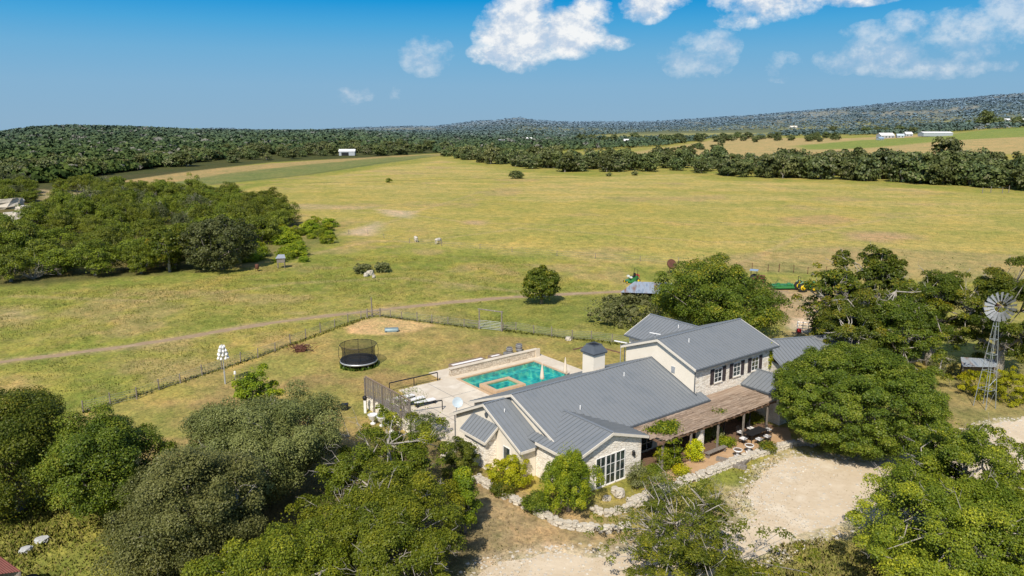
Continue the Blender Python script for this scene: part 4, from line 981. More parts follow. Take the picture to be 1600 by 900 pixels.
# brush heap
x, y, _ = at3(470, 549); t = empty('brush_heap', (x, y, 0)); tag(t, 'small heap of reddish brown brush and rusty scrap on the lawn', 'brush heap')
mb = MB(); r = random.Random(4)
for _ in range(90):
    a = r.uniform(0, 6.3); p = np.array([r.gauss(0, .55), r.gauss(0, .4), r.uniform(.0, .8)]); q = p + np.array([r.uniform(-.8, .8), r.uniform(-.6, .6), r.uniform(-.1, .5)]); q[2] = max(.02, q[2]); mb.path([p, (p + q) / 2 + np.array([0, 0, .1]), q], [.035, .03, .015], 4)
mb.build('twigs', M['rust'], t); mb = MB(); add_rock(mb, (0, 0, .3), (1.5, 1.1, .8), 0, r); mb.build('scrap', M['rust'], t)
mb = MB(); mb.path([(.9 + .35 * math.cos(a), .1, .5 + .42 * math.sin(a)) for a in np.linspace(0, 6.28, 19)], .025, 4, False); mb.build('hoop', M['wood_grey'], t)

# ------------------------------------------------------------------ windmill
x, y, _ = at3(1538, 636); wm = empty('windmill', (x, y, 0), R(20)); tag(wm, 'steel farm windmill with round bladed wheel on a tall tower', 'windmill')
zh = zpx(x, y, 478); sW = F / depth(x, y, zh)
for i, (sx, sy) in enumerate(((-1, -1), (1, -1), (1, 1), (-1, 1))):
    MB().path([(sx * .68, sy * .68, 0), (sx * .10, sy * .10, zh - .9)], [.045, .03], 4).build('leg', M['galv_wall'], wm)
lv = [0, .2, .4, .58, .74, .88]
for k in range(1, len(lv)):
    z = (zh - .9) * lv[k]; w = .68 - .56 * lv[k]; mb = MB()
    for a in range(4):
        c = [(-w, -w), (w, -w), (w, w), (-w, w)]; mb.path([(*c[a], z), (*c[(a + 1) % 4], z)], .03, 4)
    mb.build('cross_brace', M['galv_wall'], wm)
    z0 = (zh - .9) * lv[k - 1]; w0 = .68 - .56 * lv[k - 1]; mb = MB(); c0 = [(-w0, -w0), (w0, -w0), (w0, w0), (-w0, w0)]
    for a in range(4): mb.path([(*c0[a], z0), (*c[(a + 1) % 4], z)], .007, 3)
    mb.build('brace_rod', M['galv_wall'], wm)
MB().path([(.55, .3, 2.0), (1.5, .3, 2.7)], .03, 5).build('lever_arm', M['galv'], wm)
MB().bb((-.28, -.28, zh - 1.05), (.28, .28, zh - .98)).build('platform', M['galv_wall'], wm)
hd = empty('wheel_head', (0, 0, zh)); hd.parent = wm; hd.rotation_euler = (0, 0, R(-30)); hd.name = 'wheel'
MB().path([(0, -.35, 0), (0, .5, 0)], .14, 10).path([(0, 0, -.95), (0, 0, .1)], .05, 6).build('hub', M['rust'], hd)
rW = 23.5 / sW
def blade_mesh():
    me = MB(); w0, w1 = .075 * rW / 1.5, .165 * rW / 1.5
    me.add([(-w0, -.06, .38 * rW), (w0, .06, .38 * rW), (w1, .10, rW), (-w1, -.12, rW), (-w0, -.045, .38 * rW), (w0, .075, .38 * rW), (w1, .115, rW), (-w1, -.105, rW)], [(0, 1, 2, 3), (7, 6, 5, 4), (0, 4, 5, 1), (1, 5, 6, 2), (2, 6, 7, 3), (3, 7, 4, 0)]); return me
b0_ = blade_mesh().build('blade', M['blade'], hd); b0_.location = (0, -.4, 0)
for k in range(1, 18):
    o = b0_.copy(); COL.objects.link(o); o.parent = hd; o.location = (0, -.4, 0); o.rotation_euler = (0, 2 * math.pi * k / 18, 0)
mb = MB(); [mb.path([(r_ * math.cos(a), -.4, r_ * math.sin(a)) for a in np.linspace(0, 2 * math.pi, 33)], .015, 4, False) for r_ in (.45 * rW, .8 * rW)]
[mb.path([(0, -.4, 0), (.8 * rW * math.cos(a), -.4, .8 * rW * math.sin(a))], .015, 4) for a in np.linspace(0, 2 * math.pi, 7)[:-1]]
mb.build('rim', M['galv_wall'], hd)
MB().path([(0, .4, 0), (0, 2.0, 0)], .03, 5).build('tail_boom', M['galv_wall'], hd); MB().poly([(0.01, 1.5, -.3), (0.01, 2.5, -.45), (0.01, 2.5, .45), (0.01, 1.5, .3)]).build('tail_vane', M['galv'], hd)

# ------------------------------------------------------------------ sheds
def shed(name, px4, zf, zb, label, mat, wall='wood_grey', th=.06):
    """px4: roof corner pixels front-left, front-right, back-right, back-left; heights front/back"""
    P = [at3(*px4[0], zf), at3(*px4[1], zf), at3(*px4[2], zb), at3(*px4[3], zb)]; c = np.mean([p[:2] for p in P], axis=0); ang_ = math.atan2(P[1][1] - P[0][1], P[1][0] - P[0][0])
    t = empty(name, (c[0], c[1], 0), ang_); tag(t, label, 'shed'); Rm = rotm(-ang_)
    Q = [Rm @ np.array([p[0] - c[0], p[1] - c[1], p[2]]) for p in P]
    mb = MB(); nS = 40; vs = []
    for i in range(nS + 1):
        s = i / nS
        for j, (a, b) in enumerate(((Q[0], Q[1]), (Q[3], Q[2]))):
            p = a + (b - a) * s; vs.append((p[0], p[1], p[2] + .03 * (i % 2)))
    mb.add(vs, [(2 * i, 2 * i + 2, 2 * i + 3, 2 * i + 1) for i in range(nS)]); mb.build('roof', M[mat], t)
    q = [Q[i] + (np.mean(Q, axis=0) - Q[i]) * .06 for i in range(4)]; mb = MB()
    for i, j in ((1, 2), (2, 3), (3, 0)): mb.poly([(q[i][0], q[i][1], 0), (q[j][0], q[j][1], 0), (q[j][0], q[j][1], q[j][2] - .06), (q[i][0], q[i][1], q[i][2] - .06)])
    mb.build('wall', M[wall], t)
    for p in q[:2]: MB().path([(p[0], p[1], 0), (p[0], p[1], p[2] - .06)], .08, 6).build('post', M['wood_grey'], t)
    return t
shed('metal_shed', [(969, 457), (1029, 459), (1052, 442), (991, 440)], 2.4, 3.0, 'low shed with a patched blue-grey and rust corrugated roof', 'corr')
shed('pump_shed', [(1503, 573), (1556, 574), (1560, 562), (1501, 558)], 1.6, 2.0, 'low stone and tin pump shelter behind the windmill', 'corr')
rs = shed('red_roof_shed', [(-60, 905), (34, 893), (-4, 866), (-90, 880)], 2.6, 3.2, 'corner of a shed with a red-brown metal roof at the lower left', 'redroof')
x, y, z = at3(46, 905, .3); t = empty('tyre', (x, y, 0)); tag(t, 'black tyre lying beside the red-brown shed', 'tyre'); MB().lathe([(.32, .05), (.5, .0), (.58, .1), (.58, .28), (.5, .36), (.32, .3)], n=24).build('tread', M['tyre'], t, True)

# ------------------------------------------------------------------ machines
def wheel(parent, loc, r, w, hub='yellow_paint', rz=0):
    o = MB().lathe([(r * .55, -w / 2), (r * .9, -w / 2), (r, -w * .35), (r, w * .35), (r * .9, w / 2), (r * .55, w / 2)], n=24, tilt=rotx(math.pi / 2)).build('wheel', M['tyre'], parent, True, loc, rz)
    MB().lathe([(.05, -w * .52), (r * .58, -w * .56), (r * .60, -w * .3), (r * .60, w * .3), (r * .58, w * .56), (.05, w * .52)], n=20, tilt=rotx(math.pi / 2)).build('rim', M[hub], o, True); return o
x, y, _ = at3(1251, 455); tg = empty('green_tractor', (x, y, 0), R(2)); tag(tg, 'green tractor with yellow wheels half hidden behind the sparse oak', 'tractor')
MB().bb((-.4, -.35, .75), (.6, .35, 1.2)).bb((.6, -.4, .8), (2.3, .4, 1.55)).bb((.7, -.42, 1.55), (2.2, .42, 1.65)).build('body', M['green_paint'], tg)
for s in (-1, 1): wheel(tg, (0, s * .85, .82), .82, .42); wheel(tg, (1.95, s * .75, .5), .5, .28)
for s in (-1, 1): MB().path([(-.55, s * .85, .95 + .0), (-.5, s * .85, 1.5), (0, s * .85, 1.78), (.5, s * .85, 1.5)], .09, 6).build('fender', M['green_paint'], tg)
MB().bb((-.25, -.25, 1.2), (.25, .25, 1.32)).bb((-.32, -.25, 1.32), (-.22, .25, 1.75)).build('seat', M['yellow_paint'], tg)
MB().path([(-.35, -.5, 1.2), (-.35, -.5, 2.5), (-.35, .5, 2.5), (-.35, .5, 1.2)], .045, 6).build('roll_bar', M['black'], tg)
MB().path([(.55, 0, 1.3), (.4, 0, 1.7)], .03, 6).lathe([(.2, 0), (.2, .03)], (.38, 0, 1.72), 12).build('steering_wheel', M['black'], tg); MB().path([(1.7, .2, 1.6), (1.7, .2, 2.2)], .05, 6).build('exhaust', M['black'], tg)
x, y, _ = at3(1232, 451); mg = empty('rotary_mower', (x, y, 0), R(2)); tag(mg, 'wide green towed mower deck behind the tractor', 'mower')
mb = MB(); mb.slab([(-2.9, -1.2, .62), (-2.0, -1.35, .62), (1.0, -1.3, .62), (1.2, -.4, .62), (1.2, .4, .62), (1.0, 1.3, .62), (-2.0, 1.35, .62), (-2.9, 1.0, .62)], .28); mb.build('deck', M['green_paint'], mg)
mb = MB(); [mb.bb((a, b, .62), (a + .5, b + .5, .85)) for a, b in ((-1.8, -1.0), (-.3, -.25), (-1.8, .5), (.2, -.9), (.1, .6))]; [mb.path([(-2.6, s, .7), (.9, s * .4, .8)], .06, 5) for s in (-.9, .9)]; mb.build('gearbox', M['green_paint'], mg)
for s in (-1, 1): wheel(mg, (-3.1, s * .8, .32), .32, .2, 'green_paint')
MB().path([(1.2, 0, .6), (2.3, 0, .65)], .07, 6).path([(-2.5, 0, .8), (-1.9, 0, 1.6)], .04, 5).build('drawbar', M['black'], mg)
x, y, _ = at3(990, 441); mo = empty('ride_on_mower', (x, y, 0), R(200)); tag(mo, 'small green ride-on mower with a roll bar above the shed roof', 'mower'); mo.scale = (1.25,) * 3
MB().bb((-.5, -.45, .35), (.6, .45, .75)).bb((-.6, -.35, .6), (-.1, .35, .95)).build('body', M['green_paint'], mo)
MB().slab([(-.2, -.85, .35), (.9, -.8, .35), (1.2, -.3, .35), (1.2, .3, .35), (.9, .8, .35), (-.2, .85, .35)], .2).build('cutting_deck', M['green_paint'], mo)
MB().bb((-.1, -.25, .78), (.4, .25, .9)).bb((-.18, -.25, .9), (-.05, .25, 1.35)).build('seat', M['black'], mo); MB().bb((-.75, -.3, .65), (-.5, .3, 1.1)).build('engine', M['red_bright'], mo)
MB().path([(-.25, -.5, .6), (-.35, -.5, 1.9), (-.35, .5, 1.9), (-.25, .5, .6)], .035, 6).build('roll_bar', M['black'], mo)
for s in (-1, 1): wheel(mo, (-.4, s * .6, .32), .32, .25); wheel(mo, (1.3, s * .4, .18), .18, .14)
MB().bb((.5, -.6, .75), (.8, -.3, 1.0)).bb((.55, .25, .75), (.85, .6, .95)).build('fuel_can', M['white'], mo)
x, y, _ = at3(1177, 441); ot = empty('old_tractor', (x, y, 0), R(-25)); tag(ot, 'faded red tractor with a blue-grey canopy behind the big tree', 'tractor'); ot.scale = (1.0,) * 3
MB().bb((-.4, -.4, .7), (.5, .4, 1.15)).bb((.5, -.35, .75), (1.9, .35, 1.35)).build('body', M['red_paint'], ot)
for s in (-1, 1): wheel(ot, (0, s * .75, .7), .7, .32, 'red_paint'); wheel(ot, (1.7, s * .55, .4), .4, .2, 'red_paint')
MB().bb((-.7, -.6, 2.15), (.7, .6, 2.3)).build('canopy', M['blue_paint'], ot)
for q in ((-.5, -.5), (-.5, .5), (.5, -.5), (.5, .5)): MB().path([(*q, 1.0), (*q, 2.15)], .03, 5).build('canopy_post', M['black'], ot)
MB().bb((-.3, -.25, 1.15), (.15, .25, 1.3)).build('seat', M['black'], ot)
x, y, _ = at3(1049, 427); t = empty('rusty_drum', (x, y, 0), R(30)); tag(t, 'tilted round rusty drum on thin legs beyond the big tree', 'drum')
MB().lathe([(.05, -.25), (.95, -.22), (1.0, -.1), (1.0, .2), (.85, .2), (.05, .1)], (0, 0, 1.75), 24, rotm(R(0)) @ rotx(R(58))).build('drum', M['rust'], t, True)
for q in ((-.6, 0), (.6, 0), (0, .7)): MB().path([(*q, 0), (q[0] * .6, q[1] * .6, 1.4)], .045, 5).build('leg', M['rust'], t)
x, y, _ = at3(1258, 521); t = empty('cattle_panel_rack', (x, y, 0), R(-25)); tag(t, 'small grey pipe rack with a red tool near the rotated roof wing', 'rack'); t.scale = (1.2,) * 3
mb = MB(); [mb.path([(-.9, 0, z), (.9, 0, z)], .04, 5) for z in (.2, .55, .9, 1.25)]; [mb.path([(x_, 0, 0), (x_, 0, 1.35)], .045, 5) for x_ in (-.9, -.3, .3, .9)]; [mb.path([(x_, 0, .2), (x_, .9, .2), (x_, .9, 1.0)], .035, 5) for x_ in (-.9, .9)]; mb.build('pipe_frame', M['galv'], t)
MB().bb((-.9, -.35, .1), (-.4, -.06, .5)).build('tool_box', M['red_bright'], t)
# deer blind + barrel
x, y, _ = at3(440, 419); t = empty('feeder_stand', (x, y, 0), R(10)); tag(t, 'small grey box feeder with pale lid standing on legs by the shrubs', 'feeder')
MB().bb((-.75, -.6, 1.2), (.75, .6, 2.1)).build('box', M['wood_grey'], t); mb = MB(); mb.slab([(-.95, -.8, 2.12), (.95, -.8, 2.12), (.6, .8, 2.6), (-.6, .8, 2.6)], .06); mb.build('lid', M['galv'], t)
for q in ((-.65, -.5), (.65, -.5), (-.65, .5), (.65, .5)): MB().path([(*q, 0), (*q, 1.2)], .06, 5).build('leg', M['wood_grey'], t)
t = empty('rusty_barrel', at3(402, 424)); tag(t, 'small rusty barrel on a stand left of the box feeder', 'barrel'); MB().lathe([(.3, .5), (.36, .55), (.36, 1.35), (.3, 1.4)], n=14).build('drum', M['rust'], t, True)
for q in ((-.25, -.2), (.25, -.2), (0, .28)): MB().path([(*q, 0), (*q, .55)], .04, 5).build('leg', M['rust'], t)
# cows
def cow(px, py, rz, label):
    x, y, _ = at3(px, py); t = empty('cow', (x, y, 0), rz); tag(t, label, 'cow', 'white cows in the far pasture')
    me = bpy.data.meshes.new('cow_body')
    J = [(0, 0, 1.05, .36), (.55, 0, 1.05, .38), (-.6, 0, 1.1, .36), (-.85, 0, 1.1, .24), (.9, 0, 1.1, .27), (1.15, 0, 1.0, .18), (1.35, 0, .75, .15), (1.5, 0, .42, .11), (1.55, 0, .28, .08)]
    E = [(0, 1), (0, 2), (2, 3), (1, 4), (4, 5), (5, 6), (6, 7), (7, 8)]
    for bx, root in ((.6, 1), (-.7, 2)):
        for s in (-1, 1):
            b = len(J); k = .06 if bx < 0 else -.02
            J += [(bx, s * .2, .8, .17), (bx + k, s * .21, .42, .075), (bx, s * .21, .05, .065)]; E += [(root, b), (b, b + 1), (b + 1, b + 2)]
    b = len(J); J += [(-1.02, 0, 1.1, .04), (-1.08, 0, .55, .035)]; E += [(3, b), (b, b + 1)]
    b = len(J); J += [(1.22, .18, 1.02, .04), (1.22, -.18, 1.02, .04)]; E += [(5, b), (5, b + 1)]
    me.from_pydata([j[:3] for j in J], E, []); me.materials.append(M['hide']); o = bpy.data.objects.new('body', me); link(o, t)
    o.modifiers.new('skin', 'SKIN')
    if not me.skin_vertices: pass
    for i, j in enumerate(J): me.skin_vertices[0].data[i].radius = (j[3], j[3])
    me.skin_vertices[0].data[0].use_root = True
    s = o.modifiers.new('sub', 'SUBSURF'); s.levels = 1; s.render_levels = 1
try:
    cow(650, 378, R(110), 'white cow grazing with its tail end toward the house, the left one'); cow(684, 381, R(60), 'white cow grazing behind the wire fence, the right one')
except Exception as ex: print('cow', ex)

# ------------------------------------------------------------------ far buildings
def far_house(px, py, wpx, hm, dm, rz, label, roofc, wallc, name='farm_house', eave=.55, door=True):
    x, y, z = at3(px, py); w = wpx / (F / depth(x, y, z)); t = empty(name, (x, y, z), rz); tag(t, label, 'building'); e_ = hm * eave
    mb = MB(); a = w / 2; b = dm / 2
    mb.add([(-a, -b, 0), (a, -b, 0), (a, b, 0), (-a, b, 0), (-a, -b, e_), (a, -b, e_), (a, b, e_), (-a, b, e_), (-a, 0, hm - .1), (a, 0, hm - .1)], [(0, 1, 5, 4), (2, 3, 7, 6), (1, 2, 6, 9, 5), (3, 0, 4, 8, 7)]); mb.build('wall', wallc, t)
    mb = MB(); o_ = .4; mb.slab([(-a - o_, -b - o_, e_ - .2), (a + o_, -b - o_, e_ - .2), (a + o_, 0, hm), (-a - o_, 0, hm)], .1); mb.slab([(-a - o_, b + o_, e_ - .2), (-a - o_, 0, hm), (a + o_, 0, hm), (a + o_, b + o_, e_ - .2)], .1); mb.build('roof', roofc, t)
    if door:
        n = max(2, int(w / 4)); 
        for k in range(n): s = -a + w * (k + .5) / n; MB().bb((s - .7, -b - .04, .6), (s + .7, -b - .003, e_ * .72)).build('window', M['glass'], t)
    return t
RW = M['white']; RG = M['galv']; CR = M['cream']
t = far_house(543, 243, 24, 5.2, 9, R(6), 'white roofed open barn at the edge of the woods', RW, RG, 'barn', .7, False)
MB().bb((-4.5, -4.56, 0), (1.5, -4.51, 2.6)).build('bay_shade', M['black'], t)  # black sheet on the front wall stands in for the shade inside
far_house(785, 225, 12, 6, 10, .2, 'small pink-grey farmhouse deep in the middle woods', M['galv'], CR)
far_house(827, 221, 9, 6, 8, .1, 'small white farmhouse half hidden beyond the tree line', RW, CR)
far_house(978, 226, 8, 7, 8, .3, 'narrow white house behind the right tree line', RW, CR); far_house(996, 228, 14, 4, 8, .1, 'long low white shed beside the narrow white house', RW, RG)
far_house(1383, 216, 22, 7, 12, .1, 'white roofed farm house in the green field, the larger of the cluster', RW, RG)
far_house(1406, 215, 10, 5, 8, -.2, 'small blue-grey barn right of the white roofed farm house', M['dish'], RG); far_house(1375, 219, 8, 4, 6, .3, 'small blue shed in front of the farm cluster', M['blue_paint'], RG)
far_house(1418, 213, 11, 6, 8, .1, 'pale box shaped shed left of the long white building', RW, RG)
far_house(1461, 213, 46, 6, 14, .02, 'very long white metal building in the far green field', RW, RG, 'long_barn', .75, False)
far_house(1571, 192, 12, 8, 12, .2, 'pale farmhouse beside the large dark tree at the right edge', RW, CR); far_house(1596, 190, 8, 7, 10, .1, 'white farmhouse cut by the right edge of the picture', RW, CR)
far_house(1240, 200, 12, 6, 12, .1, 'small low house below the right hills', CR, CR)

# ------------------------------------------------------------------ trees
def unit(v): return v / (np.linalg.norm(v, axis=-1, keepdims=True) + 1e-9)
def leaves(P, Nrm, size, g, att):
    n = len(P); t1 = unit(np.cross(Nrm, g.normal(size=(n, 3)))); t2 = np.cross(Nrm, t1)
    s = (size * g.uniform(.6, 1.35, n))[:, None]; t1 = t1 * s * .5; t2 = t2 * s * g.uniform(.45, .8, n)[:, None] * .6
    Vv = np.stack([P - t1, P - t2 * 1.0, P + t1, P + t2 * 1.0], 1).reshape(-1, 3)
    return Vv, np.arange(4 * n), np.repeat(att, 4)
def crown_data(g, rx, ry, rz, ncl, nlf, clr, leaf, fill=.55, lump=.22, zmin=-.55, flat=.7, upright=False, shell=.16):
    if upright: shell = 0
    nlf = int(nlf * 1.25); ncl = int(ncl * 1.35)
    d = unit(g.normal(size=(ncl * 3, 3))); d = d[d[:, 2] > zmin][:ncl]; ncl = len(d)
    K = g.normal(size=(5, 3)) * 2.3; ph = g.uniform(0, 6.3, 5)
    L = 1 + lump * np.sin(d @ K.T + ph).sum(1) / 2.2
    rad = g.uniform(fill ** 2, 1, ncl) ** .5
    C = d * (rad * L)[:, None] * np.array([rx, ry, rz]) * .92
    if upright:
        wz = np.clip((C[:, 2] / rz + 1) / 2, 0, 1); C[:, :2] *= (1.15 - .75 * wz)[:, None]
    kc = max(2, ncl // 12); C[:kc] = d[:kc] * np.array([rx, ry, rz]) * .42; C[:kc, 2] = np.abs(C[:kc, 2]) * .8 + .30 * rz
    cr = g.uniform(.6, 1.25, ncl) * clr; cr[:kc] = clr * 1.2
    crnd = g.uniform(0, 1, ncl)
    idx = g.choice(ncl, nlf, p=cr ** 2 / (cr ** 2).sum())
    od = unit(g.normal(size=(nlf, 3))); od[:, 2] = np.where(od[:, 2] < -.3, -od[:, 2], od[:, 2])
    ncl_ = ncl
    off = od * (cr[idx] * g.uniform(.25, 1, nlf) ** .45)[:, None] * np.array([1, 1, flat])
    P = C[idx] + off
    us = g.random(nlf) < shell; nu = int(us.sum()); du = unit(g.normal(size=(nu, 3))); Lu = 1 + lump * np.sin(du @ K.T + ph).sum(1) / 2.2
    P[us] = du * (Lu * g.uniform(.55, .97, nu))[:, None] * np.array([rx, ry, rz]) * .95; P[us, 2] = np.maximum(P[us, 2], zmin * rz)
    outw = unit(P / np.array([rx, ry, rz]))
    Nm = unit(.7 * od + .5 * outw + np.array([0, 0, .45]) + .65 * g.normal(size=(nlf, 3)))
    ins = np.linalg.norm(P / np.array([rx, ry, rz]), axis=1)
    att = np.clip(.34 * crnd[idx] + .40 * g.random(nlf) + .40 * np.clip(ins - .45, -.3, .8) + .08 + .10 * np.clip(off[:, 2] / (cr[idx] + 1e-6), -1, 1), 0, 1)  # random tone plus painted shading: darker inside the crown, brighter clump tops
    return P, Nm, att, C
def limbs(g, C, zc, base_r, fork_z, n_main, n_sec, lean=(0, 0), bare=0, rx=3):
    """trunk with limbs in tree space (z=0 at ground); C clump centres in tree space"""
    mb = MB(); fork = np.array([lean[0], lean[1], fork_z])
    mb.path([(0, 0, -.1), (lean[0] * .3, lean[1] * .3, fork_z * .5), tuple(fork)], [base_r * 1.25, base_r, base_r * .85], 8)
    idx = g.choice(len(C), min(n_main, len(C)), replace=False); mids = []; tips = [C[i] for i in idx]
    for i in idx:
        e = C[i]; m1 = fork + (e - fork) * .33 + g.normal(size=3) * .15 * np.linalg.norm(e - fork) + np.array([0, 0, .05 * zc]); m2 = fork + (e - fork) * .68 + g.normal(size=3) * .13 * np.linalg.norm(e - fork)
        mb.path([fork - np.array([0, 0, .1]), m1, m2, e], [base_r * .5, base_r * .30, base_r * .16, base_r * .05], 6); mids += [m1, m2]
    mids = np.array(mids)
    for i in g.choice(len(C), min(n_sec, len(C)), replace=False):
        e = C[i]; j = np.argmin(np.linalg.norm(mids - e, axis=1)); s = mids[j]; L = np.linalg.norm(e - s); m = (s + e) / 2 + g.normal(size=3) * .12 * L
        mb.path([s, m, e], [base_r * .17, base_r * .12, base_r * .04], 4); tips += [m, e]
    for _ in range(bare):
        s = tips[g.integers(len(tips))]; d = unit(unit(s - np.array([0, 0, zc])) + g.normal(size=3) * .45); L = g.uniform(.10, .30) * rx
        k1 = s + d * L * .5 + g.normal(size=3) * .08 * L; k2 = s + d * L + g.normal(size=3) * .15 * L
        mb.path([s, k1, k2], [base_r * .09, base_r * .065, base_r * .02], 4)
        for _k in range(3):
            q = k1 + (k2 - k1) * g.random(); e = q + unit(d + g.normal(size=3) * .7) * L * g.uniform(.3, .6); mb.path([q, (q + e) / 2 + g.normal(size=3) * .05 * L, e], [base_r * .045, base_r * .035, base_r * .012], 3)
    return mb
def solve_box(x0, x1, y0, y1, clear=1.0, low=.75):
    """plan position and crown size of a tree whose crown fills the given picture box and whose trunk stands on the ground"""
    cx, cy = (x0 + x1) / 2, (y0 + y1) / 2; zc = 4.0
    for _ in range(40):
        X, Y = at(cx, cy, max(.3, zc)) ; g_ = float(terrain(X, Y)); s = F / depth(X, Y, zc); rx = (x1 - x0) / 2 / s
        al = math.atan2(H - zc, math.hypot(X, Y)); hh = (y1 - y0) / 2 / s
        rz2 = max((hh ** 2 - (rx * math.sin(al)) ** 2), (.35 * rx) ** 2) / math.cos(al) ** 2; rz = math.sqrt(rz2)
        zc = .5 * zc + .5 * (g_ + clear + rz * low)
    return X, Y, zc, rx, rz
def tree(name, box, kind, label, cat='tree', ncl=120, nlf=30000, clr=.9, leaf=.22, clear=.5, fill=.55, lump=.22, bark='bark', n_main=10, n_sec=30, bare=0, seed=1, zmin=-.85, flat=.85, group=None, upright=False, low=.85, base_r=None, ry=1.0, shiftback=0.0):
    g = np.random.default_rng(seed); X, Y, zc, rx, rz = solve_box(*box, clear, low)
    Y += shiftback
    t = empty(name, (X, Y, float(terrain(X, Y))), 0); tag(t, label, cat, group)
    if box[3] > 560 or box[1] - box[0] > 180: nlf = int(nlf * 2.35); leaf *= .63
    P, Nm, att, C = crown_data(g, rx, rx * ry, rz, ncl, nlf, clr, leaf, fill, lump, zmin, flat, upright, 0.02 if name in ('mesquite_tree', 'pasture_oak') else (.05 if name == 'pecan_tree' and lump > .33 else .16))
    lift = np.array([0, 0, zc]); P = P + lift; C = C + lift; k = P[:, 2] > .06; P, Nm, att = P[k], Nm[k], att[k]
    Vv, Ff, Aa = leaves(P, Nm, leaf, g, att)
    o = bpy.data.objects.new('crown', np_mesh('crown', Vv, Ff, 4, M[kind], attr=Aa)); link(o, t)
    br = base_r or (.09 + rx * .045)
    limbs(g, C, zc, br, max(.35, (zc - rz * .45)), n_main, n_sec, (g.uniform(-.2, .2), g.uniform(-.2, .2)), bare, rx).build('trunk', M[bark], t, True)
    return t, (X, Y, zc, rx, rz)
# foreground
tree('live_oak', (262, 545, 606, 790), 'leaf_oak', 'large grey-green live oak, the taller crown in front of the lawn', ncl=230, nlf=62000, clr=.95, leaf=.19, seed=11, bark='bark_pale', bare=26, n_sec=60, lump=.2, fill=.62)
tree('live_oak', (172, 430, 690, 905), 'leaf_oak', 'grey-green live oak at the bottom left, the lower wider crown', ncl=230, nlf=60000, clr=.85, leaf=.18, seed=12, bark='bark_pale', bare=20, n_sec=60, lump=.2, fill=.62)
tree('pecan_tree', (470, 735, 650, 830), 'leaf_pecan', 'green spreading tree below the lattice screen, with pale limbs showing', ncl=110, nlf=21000, clr=.6, leaf=.20, seed=13, bark='bark_pale', bare=70, n_sec=90, lump=.45, fill=.4)
tree('pecan_tree', (440, 752, 730, 945), 'leaf_pecan', 'broad bright green tree at the bottom centre with bare grey twigs', ncl=180, nlf=54000, clr=.70, leaf=.18, seed=14, bark='bark_pale', bare=110, n_main=6, n_sec=80, lump=.36, fill=.5)
tree('pecan_tree', (285, 560, 818, 1010), 'leaf_pecan', 'bright green tree cut by the bottom edge, left of centre', ncl=130, nlf=34000, clr=.75, leaf=.17, seed=15, bark='bark_pale', bare=16, n_sec=40)
tree('dense_tree', (-90, 132, 588, 812), 'leaf_dark', 'dark green dense tree at the left edge of the picture', ncl=150, nlf=42000, clr=1.0, leaf=.21, seed=16, n_sec=30, lump=.3)
tree('dense_tree', (88, 250, 632, 825), 'leaf_round', 'mid green tree between the left edge tree and the live oaks', ncl=130, nlf=36000, clr=.85, leaf=.20, seed=17, n_sec=30, lump=.3)
tree('sapling', (362, 430, 578, 640), 'leaf_sprig', 'bright green leafy sapling rising behind the live oak', ncl=26, nlf=3600, clr=.5, leaf=.26, seed=18, lump=.4, clear=2.5)
tree('sapling', (698, 752, 725, 835), 'leaf_sprig', 'slender upright green sapling beside the bare ground', ncl=30, nlf=5000, clr=.5, leaf=.2, seed=19, upright=True, clear=.3)
tree('mesquite_tree', (936, 1215, 735, 905), 'leaf_pecan', 'thin open tree in front of the driveway with grey limbs showing through', ncl=190, nlf=7000, clr=.42, leaf=.19, seed=20, bark='bark_pale', bare=60, n_main=8, n_sec=120, lump=.42, fill=.3, flat=.6, base_r=.26)
tree('mesquite_tree', (960, 1240, 842, 1000), 'leaf_pecan', 'darker open tree cut by the bottom edge, right of centre', ncl=120, nlf=13000, clr=.5, leaf=.18, seed=21, bark='bark_pale', bare=30, n_sec=60, lump=.3)
tree('pecan_tree', (1372, 1605, 640, 850), 'leaf_pecan', 'yellow-green tree above the bottom right corner with thin grey twigs', ncl=120, nlf=27000, clr=.62, leaf=.20, seed=22, bark='bark_pale', bare=70, n_main=6, n_sec=70, lump=.4, fill=.5)
tree('pecan_tree', (1348, 1650, 715, 925), 'leaf_pecan', 'large yellow-green tree filling the bottom right corner', ncl=200, nlf=62000, clr=.72, leaf=.18, seed=23, bark='bark_pale', bare=80, n_main=6, n_sec=70, lump=.33, fill=.55)
tree('round_tree', (1213, 1470, 538, 716), 'leaf_round', 'huge round dense green tree beside the driveway and patio', ncl=430, nlf=100000, clr=.62, leaf=.20, seed=24, bark='bark', n_sec=20, lump=.05, fill=.88, zmin=-.75, low=.8)
tree('yard_tree', (838, 940, 700, 806), 'leaf_sprig', 'dense green tree with yellow tips in front of the french windows', ncl=90, nlf=17000, clr=.34, leaf=.14, seed=25, flat=2.1, clear=.2, lump=.3, zmin=-.8, fill=.45)
tree('shade_tree', (1010, 1216, 408, 540), 'leaf_dark', 'large full green tree directly behind the house', ncl=190, nlf=42000, clr=1.15, leaf=.30, seed=26, lump=.25, n_sec=30, zmin=-.7)
tree('lone_tree', (815, 878, 415, 472), 'leaf_dark', 'single rounded tree standing alone by the dirt track', ncl=70, nlf=11000, clr=.65, leaf=.26, seed=27, clear=.8, lump=.15)
